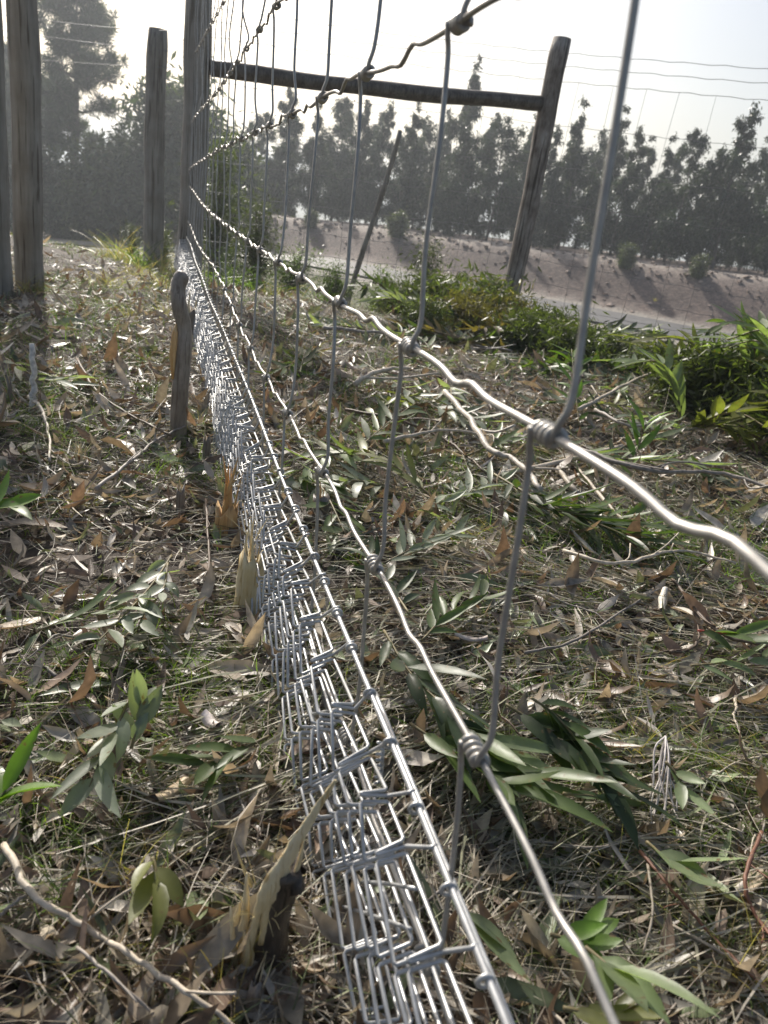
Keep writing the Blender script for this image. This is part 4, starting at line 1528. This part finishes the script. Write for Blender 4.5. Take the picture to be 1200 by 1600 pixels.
k_ = 0
for row, (py, D, hz) in enumerate(((505, 3.5, 0.05), (520, 3.1, 0.02), (545, 2.75, 0.0))):
    for px in range(640, 1010, 44):
        k_ += 1
        col = [DKGREEN, REDDISH, GREEN, DKGREEN, GREYG][(k_ * 3 + row) % 5]
        nm = {DKGREEN: "dark green", REDDISH: "rust-brown withered", GREEN: "green", GREYG: "grey-green"}[col]
        band = ["back", "middle", "front"][row]
        part_ = "left end" if px < 760 else ("middle" if px < 880 else "right end")
        heap_branch(f"{nm} cut branch in the {band} of the heap, {part_}", px + random.uniform(-12, 12), py, D, random.uniform(0.25, 0.5), random.uniform(-0.5, 0.6) + (math.pi if k_ % 2 else 0),
                    random.uniform(0.04, 0.11) * (1.25 - row * 0.35), 26, 0.10, 0.019, col, hz)
for i in range(30):
    px = random.uniform(1040, 1290)
    py = random.uniform(590, 700)
    D = {0: 2.7, 1: 2.35, 2: 2.05}[i % 3]
    col = [YELG, GREEN, YELG, OLIVE, PALEG][i % 5]
    nm = ["yellowish", "mid green", "yellow-tinged", "olive", "silvery"][i % 5]
    p = atd(px, py, D)
    p[2] = float(ground_z(p[0], p[1]))
    hgt = random.uniform(0.09, 0.25) * (1.12 if px > 1090 else 0.65)
    az = random.uniform(0, 6.28)
    d = np.array([math.cos(az), math.sin(az), 0]) * random.uniform(0.05, 0.2)
    lab = f"{nm} branch of the leafy heap at the right edge, {['back', 'middle', 'front'][i % 3]}"
    spray(lab, [p, p + d * 0.3 + [0, 0, hgt * 0.6], p + d * 0.8 + [0, 0, hgt], p + d * 1.5 + [0, 0, hgt * 0.85]], 20, 0.10, 0.021, col, spread=0.9, lift=0.3, name="cut_branch",
          cat="cut branch", group="leafy branches heaped at the right edge", stem_r=0.004)

HEAPK = bush_kit(22, 4200, 0.12, base=(0.085, 0.10, 0.04), ratio=(0.14, 0.24), tall=0.62, wide=0.8, droop=0.0, stems=34, mat='grass')
HEAPR = bush_kit(23, 4200, 0.10, base=(0.105, 0.085, 0.04), ratio=(0.12, 0.2), tall=0.6, wide=0.8, droop=-0.1, stems=30, mat='grass')
for k_, (px, py, D, sc, kit, lab) in enumerate((
        (620, 500, 3.8, 0.22, HEAPK, "dark leafy mound at the left end of the branch heap"), (690, 505, 3.75, 0.30, HEAPK, "dark leafy mound in the heap below the right post"),
        (740, 500, 3.65, 0.33, HEAPK, "tallest dark leafy mound of the heap at the foot of the right post"), (790, 520, 3.4, 0.27, HEAPR, "rust-brown withered mound in the middle of the heap"),
        (720, 540, 3.2, 0.24, HEAPR, "rust-brown withered mound nearer the fence"), (845, 530, 3.25, 0.21, HEAPK, "dark leafy mound just left of the nearest stay"),
        (905, 545, 3.1, 0.17, HEAPR, "brownish mound just right of the nearest stay"), (955, 555, 3.0, 0.15, HEAPK, "dark mound toward the right end of the heap"),
        (800, 560, 2.9, 0.20, HEAPK, "low dark mound at the front of the heap"), (880, 575, 2.75, 0.18, HEAPK, "low mound at the front of the heap right of the stay"),
        (1010, 575, 2.8, 0.15, HEAPK, "dark mound between the heap and the right bush"), (1120, 600, 2.55, 0.22, HEAPK, "dark inner mass of the leafy heap at the right edge"),
        (1200, 610, 2.4, 0.26, HEAPK, "dark mass of the leafy heap cut by the right edge"), (1080, 620, 2.4, 0.22, HEAPK, "dark low foot of the leafy heap at the right edge"),
        (1250, 660, 2.15, 0.22, HEAPK, "leafy mass just outside the right edge"), (660, 560, 3.0, 0.16, HEAPK, "low dark mound behind the middle stays"))):
    l = atd(px, py, D)
    l[2] = float(ground_z(l[0], l[1])) - 0.01
    place_bush(kit, l, sc * 1.15, lab, "leafy mounds of the branch heap", name="leafy_mound", cat="branch heap", sq=1.1)
for i in range(34):
    px, py = random.uniform(440, 1230), random.uniform(525, 790)
    col = [GREYG, GREEN, PALEG, DKGREEN, YELG][i % 5]
    nm = ["grey-green", "green", "pale silvery", "dark green", "yellowish"][i % 5]
    p = gpt(px, py, 0.02)
    a = random.uniform(0, 6.28)
    d = np.array([math.cos(a), math.sin(a), 0]) * random.uniform(0.12, 0.28)
    part_ = "left part" if px < 700 else ("middle" if px < 960 else "right part")
    band = "back" if py < 600 else ("middle" if py < 700 else "front")
    spray(f"{nm} cut leafy branch lying in the {band} of the clearing, {part_}", [p, p + d * 0.5 + [0, 0, random.uniform(0.005, 0.04)], p + d + [0, 0, 0.005]], 15, 0.075, 0.0145, col,
          spread=0.6, lift=0.2, name="cut_branch", cat="cut branch", group="cut leafy branches lying in the clearing", stem_r=0.0025)

# ------------------------------------------------------------------ grass tufts
def tuft_mesh(n, h, col, seed, spread=0.02, lean=0.5, w=0.0016):
    r = np.random.default_rng(seed)
    p = np.stack([r.normal(0, spread, n), r.normal(0, spread, n), np.full(n, -0.003)], -1)
    d = np.stack([r.normal(0, lean, n), r.normal(0, lean, n), r.uniform(0.6, 1.2, n)], -1)
    b = np.stack([d[:, 0] * 0.5, d[:, 1] * 0.5, -r.uniform(0.1, 0.8, n)], -1)
    c = np.array(col) * r.uniform(0.6, 1.4, (n, 1)) * (1 + r.normal(0, 0.08, (n, 3)))
    v, q, cc = ribbons(p, d, b, h * r.uniform(0.5, 1.2, n), w, c.clip(0.01, 0.6), 4)
    return mesh_of("grass_tuft", v, q, cc, M['grass'])


TG = [tuft_mesh(90, 0.055, (0.085, 0.12, 0.035), 1), tuft_mesh(120, 0.04, (0.12, 0.16, 0.05), 2, 0.03, 0.8, 0.0012), tuft_mesh(60, 0.08, (0.10, 0.14, 0.04), 3, 0.015, 0.45, 0.0022),
      tuft_mesh(80, 0.07, (0.34, 0.28, 0.16), 4, 0.02, 0.6, 0.0013), tuft_mesh(50, 0.10, (0.30, 0.24, 0.13), 5, 0.012, 0.3, 0.0013)]
TN = ["fresh green", "short pale green", "tall green", "dry straw-coloured", "upright dry"]


def tuft(px, py, kind, sc, label, D=None):
    l = gpt(px, py) if D is None else atd(px, py, D)
    if D is not None:
        l[2] = float(ground_z(l[0], l[1]))
    o = obj("grass_tuft", TG[kind], None, label=label, category="grass tuft", group="grass tufts in the clearing")
    o.location = l
    o.rotation_euler[2] = random.uniform(0, 6.28)
    o.scale = (sc, sc, sc)


for px, py, kd, sc, lab in ((345, 1290, 0, 0.7, "fresh green tuft left of the big torn stump"), (395, 1240, 0, 0.55, "small green tuft between the mesh and the foreground leaves"),
                            (445, 1105, 2, 0.4, "green tuft squeezed against the left side of the mesh"), (300, 1290, 2, 0.5, "tall green tuft above the torn stump at the left"),
                            (170, 650, 1, 1.3, "pale green grass patch left of the bent stub"), (120, 690, 1, 1.3, "pale green grass patch near the torn stem ends"),
                            (215, 570, 1, 1.3, "green grass patch between the peeled stem and the bent stub"), (60, 720, 1, 1.4, "green grass patch at the left edge"),
                            (240, 620, 2, 0.8, "tall grass just left of the bent stub"), (290, 700, 0, 0.5, "small tuft at the foot of the bent stub"),
                            (1160, 1120, 1, 0.8, "short mossy green patch at the right edge"), (1100, 1100, 1, 0.7, "short mossy green patch left of the right edge"),
                            (960, 1075, 1, 0.6, "yellowish patch above the dark leafy twig"), (1150, 1500, 2, 0.5, "tall green tuft in the lower right corner"),
                            (1100, 1450, 0, 0.5, "green tuft above the lower right corner"), (1190, 1560, 2, 0.55, "long grass at the lower right corner"),
                            (640, 725, 0, 1.0, "green tuft seen through the middle stays"), (700, 755, 0, 0.9, "green tuft right of the middle stays"),
                            (560, 810, 0, 0.8, "green tuft close behind the mesh strip"), (830, 670, 0, 1.0, "green tuft left of the large knot"),
                            (560, 880, 2, 0.6, "tall tuft behind the strip near the second knot"), (660, 570, 1, 1.4, "green patch under the heap of branches"),
                            (440, 760, 2, 0.5, "thin green blades behind the strip"), (230, 1050, 1, 0.6, "short grass in the left foreground litter"),
                            (170, 480, 1, 1.6, "green grass patch in the shade behind the clearing"), (480, 560, 4, 1.2, "upright dry stems behind the far stays"),
                            (260, 500, 4, 1.2, "upright dry stems left of the yellow split stump"), (205, 500, 4, 1.0, "upright dry stems near the shaded post foot"),
                            (250, 450, 3, 2.0, "dry brown grass mound in front of the shorter post"), (170, 450, 3, 2.0, "dry grass mound left of the shorter post"),
                            (215, 430, 3, 2.2, "reddish dry grass mound between the posts"), (870, 1340, 0, 0.45, "small sprig-like tuft right of the near wire"),
                            (905, 1385, 1, 0.5, "short tuft under the pale single leaves"), (270, 1420, 3, 0.45, "dry tuft behind the pale twig"),
                            (150, 1560, 3, 0.45, "dry tuft at the lower left"), (470, 1420, 3, 0.4, "dry tuft between the torn stump and the mesh")):
    tuft(px, py, kd, sc, lab)
for px, py, D, kd, sc, lab in ((200, 400, 5.1, 4, 3.0, "tall dry grass just left of the shorter post"), (222, 400, 4.8, 2, 3.0, "tall green grass at the foot of the shorter post"),
                               (262, 400, 4.6, 4, 3.0, "tall dry grass between the shorter post and the corner post"), (180, 400, 5.3, 3, 3.6, "spreading dry grass clump left of the shorter post"),
                               (282, 420, 3.85, 2, 2.0, "green grass at the left foot of the corner post"), (330, 420, 4.1, 2, 2.6, "green grass at the right foot of the corner post"),
                               (45, 460, 2.82, 3, 1.3, "dry grass at the foot of the left-edge posts"), (72, 460, 2.9, 0, 1.2, "green grass right of the left-edge posts"),
                               (780, 480, 4.15, 2, 2.6, "tall grass at the left foot of the right post"), (820, 480, 4.1, 4, 2.4, "dry grass at the right foot of the right post"),
                               (370, 430, 4.6, 2, 3.2, "tall yellow-green blades behind the mesh right of the corner post"), (410, 430, 4.5, 2, 2.8, "green blades seen through the far stays"),
                               (440, 440, 4.2, 3, 2.4, "dry clump seen through the far stays"), (500, 450, 4.3, 2, 2.2, "green blades left of the leaning stake")):
    tuft(px, py, kd, sc, lab, D)
for i in range(90):
    px, py = random.uniform(-60, 1260), random.uniform(440, 1580)
    if 380 < px < 700 and py > 900:
        continue
    kd = random.choice((0, 1, 1, 2, 3, 3, 4))
    side = "left of the mesh" if px < 330 + (py - 400) * 0.18 else "right of the fence"
    band = "background" if py < 620 else ("middle ground" if py < 1000 else "foreground")
    tuft(px, py, kd, random.uniform(0.4, 0.8) * (1.5 if py < 620 else 1.0), f"{TN[kd]} tuft in the {band}, {side}")

# weeds by the road and far edge (uncountable)
n = 26000
s_r = rng.uniform(-8, 8, n)
w_r = rng.uniform(-9.3, -1.6, n)
x_, y_ = sw_inv(s_r, w_r)
p = np.stack([x_, y_, ground_z(x_, y_) - 0.01], -1)
patch = fbm(x_ * 0.7, y_ * 0.7, 13) + 0.5
keep = (rng.random(n) < patch * 1.3) & (y_ > 2)
p = p[keep]
n = len(p)
mixg = rng.random((n, 1))
c = np.where(mixg < 0.55, np.array([[0.10, 0.13, 0.045]]), np.array([[0.30, 0.24, 0.14]])) * rng.uniform(0.6, 1.3, (n, 1))
d = np.stack([rng.normal(0, 0.5, n), rng.normal(0, 0.5, n), np.ones(n)], -1)
v, q, cc = ribbons(p, d, rng.normal(0, 0.3, (n, 3)) - [0, 0, 0.2], rng.uniform(0.03, 0.11, n), 0.005, c, 3)
m = MB()
m.add(v, q, cc)
#VG
m.build("verge_grass", M['grass'], None, smooth_=False, kind="stuff")

# stones and clods on the bank
m = MB()
for i in range(1300):
    s_, w_ = rng.uniform(-6, 16), rng.choice([rng.uniform(ROAD_W + 0.6, ROAD_W + 2.6), rng.uniform(ROAD_W + 2.0, ROAD_W + 3.6)])
    x, y = sw_inv(s_, w_)
    r_ = abs(rng.normal(0, 0.028)) + 0.010
    z = float(ground_z(x, y)) + r_ * 0.2
    a = np.arange(5) * 1.2566 + rng.random()
    rr2 = r_ * rng.uniform(0.7, 1.3, 5)
    V = np.concatenate([np.stack([x + rr2 * np.cos(a), y + rr2 * np.sin(a), z + rng.normal(0, 0.15 * r_, 5)], -1), [[x + rng.normal(0, r_ * .2), y, z + r_ * 0.6]], [[x, y, z - r_ * 0.6]]])
    q = [[j, (j + 1) % 5, 5, 5] for j in range(5)] + [[(j + 1) % 5, j, 6, 6] for j in range(5)]
    m.add(V, q, np.array([0.26, 0.20, 0.165]) * rng.uniform(0.5, 1.5))
m.build("bank_stones", M['tree_bark'], None, smooth_=False, kind="stuff")

# ------------------------------------------------------------------ ground litter
DL = np.array([(0.31, 0.25, 0.18), (0.44, 0.38, 0.29), (0.20, 0.145, 0.10), (0.50, 0.455, 0.39), (0.23, 0.165, 0.12), (0.20, 0.245, 0.13), (0.33, 0.31, 0.26)])


def scatter(n, rmin, rmax, a0=-0.95, a1=1.75):
    r = rmin * (rmax / rmin) ** rng.random(n)
    a = rng.uniform(a0, a1, n)
    return np.sin(a) * r, np.cos(a) * r, r


def on_clearing(x, y):
    return sw(x, y)[1] < -8.6


# dry leaves, individual ones near the camera
LM = []
for i in range(14):
    r = np.random.default_rng(100 + i)
    v, q, c = leaves(np.array([[0, -0.5, 0]]), np.array([[0, 1.0, 0.0]]), np.array([[0, 0, 1.0]]), 1.0, r.uniform(0.2, 0.32), r.uniform(-1.6, 1.4), r.uniform(-0.3, 1.0), DL[[0, 1, 2, 3, 4, 5, 6][i % 7]][None], 6, r.uniform(-0.3, 0.3), 0.0)
    LM.append((mesh_of("dry_leaf", v, q, c, M['litter']), ["brown", "pale tan", "dark brown", "whitish grey", "rust-red", "olive", "grey-brown"][i % 7]))
KEEP = [gpt(*q) for q in ((278, 690), (352, 850), (386, 970), (405, 1520), (281, 815), (322, 740), (340, 900), (300, 560))]
cnt = 0
while cnt < 290:
    x, y, r_ = [float(a) for a in np.array(scatter(1, 0.33, 1.7, -0.35, 1.2)).ravel()]
    if abs(x - 0.125) < 0.022 or any((x - q[0]) ** 2 + (y - q[1]) ** 2 < 0.05 ** 2 for q in KEEP):
        continue
    me, cn = LM[int(rng.integers(0, 14))]
    side = "left of the mesh strip" if x < 0.12 else "right of the wire fence"
    band = "close to the camera" if r_ < 0.6 else ("in the middle distance" if r_ < 1.1 else "farther off")
    o = obj("dry_leaf", me, None, label=f"{cn} curled dry leaf {band}, {side}", category="dry leaf", group="dry leaves scattered over the ground")
    L_ = rng.uniform(0.018, 0.040) * (0.8 if r_ < 0.5 else 1.0) * (1.0 if r_ < 0.9 else 1.25)
    o.location = (x, y, float(ground_z(x, y)) + 0.008 + rng.uniform(0.002, 0.012))
    o.scale = (L_, L_, L_)
    o.rotation_euler = (rng.normal(0, 0.2), rng.normal(0, 0.3), rng.uniform(0, 6.28))
    cnt += 1

m = MB()
for n, r0, r1, lsc in ((23000, 0.26, 2.0, 1.05), (26000, 0.9, 6.5, 1.25), (20000, 1.3, 4.6, 1.4)):
    x, y, r = scatter(n, r0, r1)
    dens = fbm(x * 2.2, y * 2.2, 30) + 0.5
    k_ = on_clearing(x, y) & (rng.random(n) < 0.35 + dens * 1.0)
    x, y, r = x[k_], y[k_], r[k_]
    n = len(x)
    z = ground_z(x, y) + rng.uniform(-0.003, 0.016, n)
    th = rng.uniform(0, 6.28, n)
    d = np.stack([np.cos(th), np.sin(th), rng.normal(0, 0.22, n)], -1)
    nn = np.stack([rng.normal(0, 0.45, n), rng.normal(0, 0.45, n), np.ones(n)], -1)
    L_ = rng.uniform(0.010, 0.045, n) * lsc * np.where(rng.random(n) < 0.25, 1.5, 1.0)
    ci = DL[rng.integers(0, 7, n)] * rng.uniform(0.55, 1.3, (n, 1))
    v, q, c = leaves(np.stack([x, y, z], -1), d, nn, L_, L_ * rng.uniform(0.09, 0.34, n), rng.uniform(-2.2, 1.8, n), rng.uniform(-0.3, 1.0, n), ci, 3, rng.uniform(-0.3, 0.3, n))
    m.add(v, q, c)
m.build("leaf_litter", M['litter'], None, kind="stuff")

# dry stems, needles and rootlets
m = MB()
for n, r0, r1, lsc in ((60000, 0.26, 2.0, 1.0), (70000, 0.9, 7.0, 1.5), (40000, 1.3, 4.6, 1.8)):
    x, y, r = scatter(n, r0, r1)
    dens = fbm(x * 2.6, y * 2.6, 41) + 0.5
    k_ = on_clearing(x, y) & (rng.random(n) < (0.15 + dens * 1.2) * np.where(x < 0.1, 0.62, 0.9))
    x, y = x[k_], y[k_]
    n = len(x)
    z = ground_z(x, y) + rng.uniform(-0.002, 0.018, n)
    th = rng.uniform(0, 6.28, n) + 0.0
    th = th + fbm(x * 3, y * 3, 50) * 3
    d = np.stack([np.cos(th), np.sin(th), rng.normal(0.05, 0.28, n)], -1)
    bend = np.stack([rng.normal(0, 0.35, n), rng.normal(0, 0.35, n), rng.normal(-0.1, 0.15, n)], -1)
    pal = np.array([(0.44, 0.38, 0.28), (0.54, 0.49, 0.40), (0.24, 0.19, 0.14), (0.34, 0.29, 0.22), (0.17, 0.20, 0.09)])
    ci = pal[rng.integers(0, 5, n)] * rng.uniform(0.6, 1.25, (n, 1))
    v, q, c = ribbons(np.stack([x, y, z], -1), d, bend, rng.uniform(0.012, 0.06, n) * lsc, rng.uniform(0.0005, 0.0015, n) * lsc, ci, 3)
    m.add(v, q, c)
# long pale shreds of bark and straw, matted in bundles
n = 9000
x, y, r = scatter(n, 0.4, 4.5, 0.1, 1.5)
k_ = on_clearing(x, y) & (fbm(x * 2.0, y * 2.0, 90) > -0.03)
x, y, r = x[k_], y[k_], r[k_]
n = len(x)
th = 2.6 + fbm(x * 1.3, y * 1.3, 95) * 4 + rng.normal(0, 0.3, n)
d = np.stack([np.cos(th), np.sin(th), rng.normal(0.02, 0.1, n)], -1)
ci = np.array([(0.50, 0.45, 0.36), (0.40, 0.37, 0.27), (0.30, 0.30, 0.20)])[rng.integers(0, 3, n)] * rng.uniform(0.6, 1.2, (n, 1))
v, q, c = ribbons(np.stack([x, y, ground_z(x, y) + rng.uniform(0.002, 0.022, n)], -1), d, np.stack([rng.normal(0, 0.2, n), rng.normal(0, 0.2, n), rng.normal(-0.02, 0.06, n)], -1),
                  rng.uniform(0.04, 0.12, n) * (0.8 + 0.3 * r), rng.uniform(0.0010, 0.0026, n) * (0.8 + 0.3 * r), ci, 3)
m.add(v, q, c)
m.build("dry_stems", M['straw'], None, smooth_=False, kind="stuff")

# fresh fine grass
m = MB()
for n, r0, r1, lsc in ((70000, 0.28, 2.0, 1.25), (95000, 1.0, 7.0, 1.8)):
    x, y, r = scatter(n, r0, r1)
    dens = fbm(x * 3.1, y * 3.1, 61) + fbm(x * 0.9, y * 0.9, 70) * 0.6
    bias = np.where((x < 0.1) & (y > 1.2), 0.10, 0.0) + np.where(x > 0.3, 0.11, 0.0)
    k_ = on_clearing(x, y) & (rng.random(n) < np.clip((dens + bias + 0.02) * 5, 0.04, 1))
    x, y = x[k_], y[k_]
    n = len(x)
    z = ground_z(x, y)
    d = np.stack([rng.normal(0, 0.5, n), rng.normal(0, 0.5, n), rng.uniform(0.4, 1.1, n)], -1)
    bend = np.stack([rng.normal(0, 0.4, n), rng.normal(0, 0.4, n), rng.uniform(-0.5, 0, n)], -1)
    ci = np.array([0.125, 0.17, 0.055]) * rng.uniform(0.6, 1.4, (n, 1)) * (1 + rng.normal(0, 0.08, (n, 3)))
    v, q, c = ribbons(np.stack([x, y, z], -1), d, bend, rng.uniform(0.01, 0.034, n) * lsc, rng.uniform(0.0006, 0.0013, n) * lsc, ci.clip(0.01, 0.5), 3)
    m.add(v, q, c)
m.build("short_grass", M['grass'], None, smooth_=False, kind="stuff")

# ------------------------------------------------------------------ haze
HZ = new_mat("haze_air")[0]
hn, hl = HZ.node_tree.nodes, HZ.node_tree.links
hn.remove(hn["Principled BSDF"])
pv = hn.new("ShaderNodeVolumePrincipled")
pv.inputs["Color"].default_value = (0.86, 0.93, 1.0, 1)
pv.inputs["Density"].default_value = 0.0036
pv.inputs["Anisotropy"].default_value = 0.45
hl.new(pv.outputs[0], hn["Material Output"].inputs["Volume"])
m = MB()
a, b, z0, z1 = 920, 920, -12, 16
m.add([(-a, -80, z0), (a, -80, z0), (a, b, z0), (-a, b, z0), (-a, -80, z1), (a, -80, z1), (a, b, z1), (-a, b, z1)],
      [[0, 3, 2, 1], [4, 5, 6, 7], [0, 1, 5, 4], [1, 2, 6, 5], [2, 3, 7, 6], [3, 0, 4, 7]])
m.build("haze", HZ, None, smooth_=False, kind="stuff")
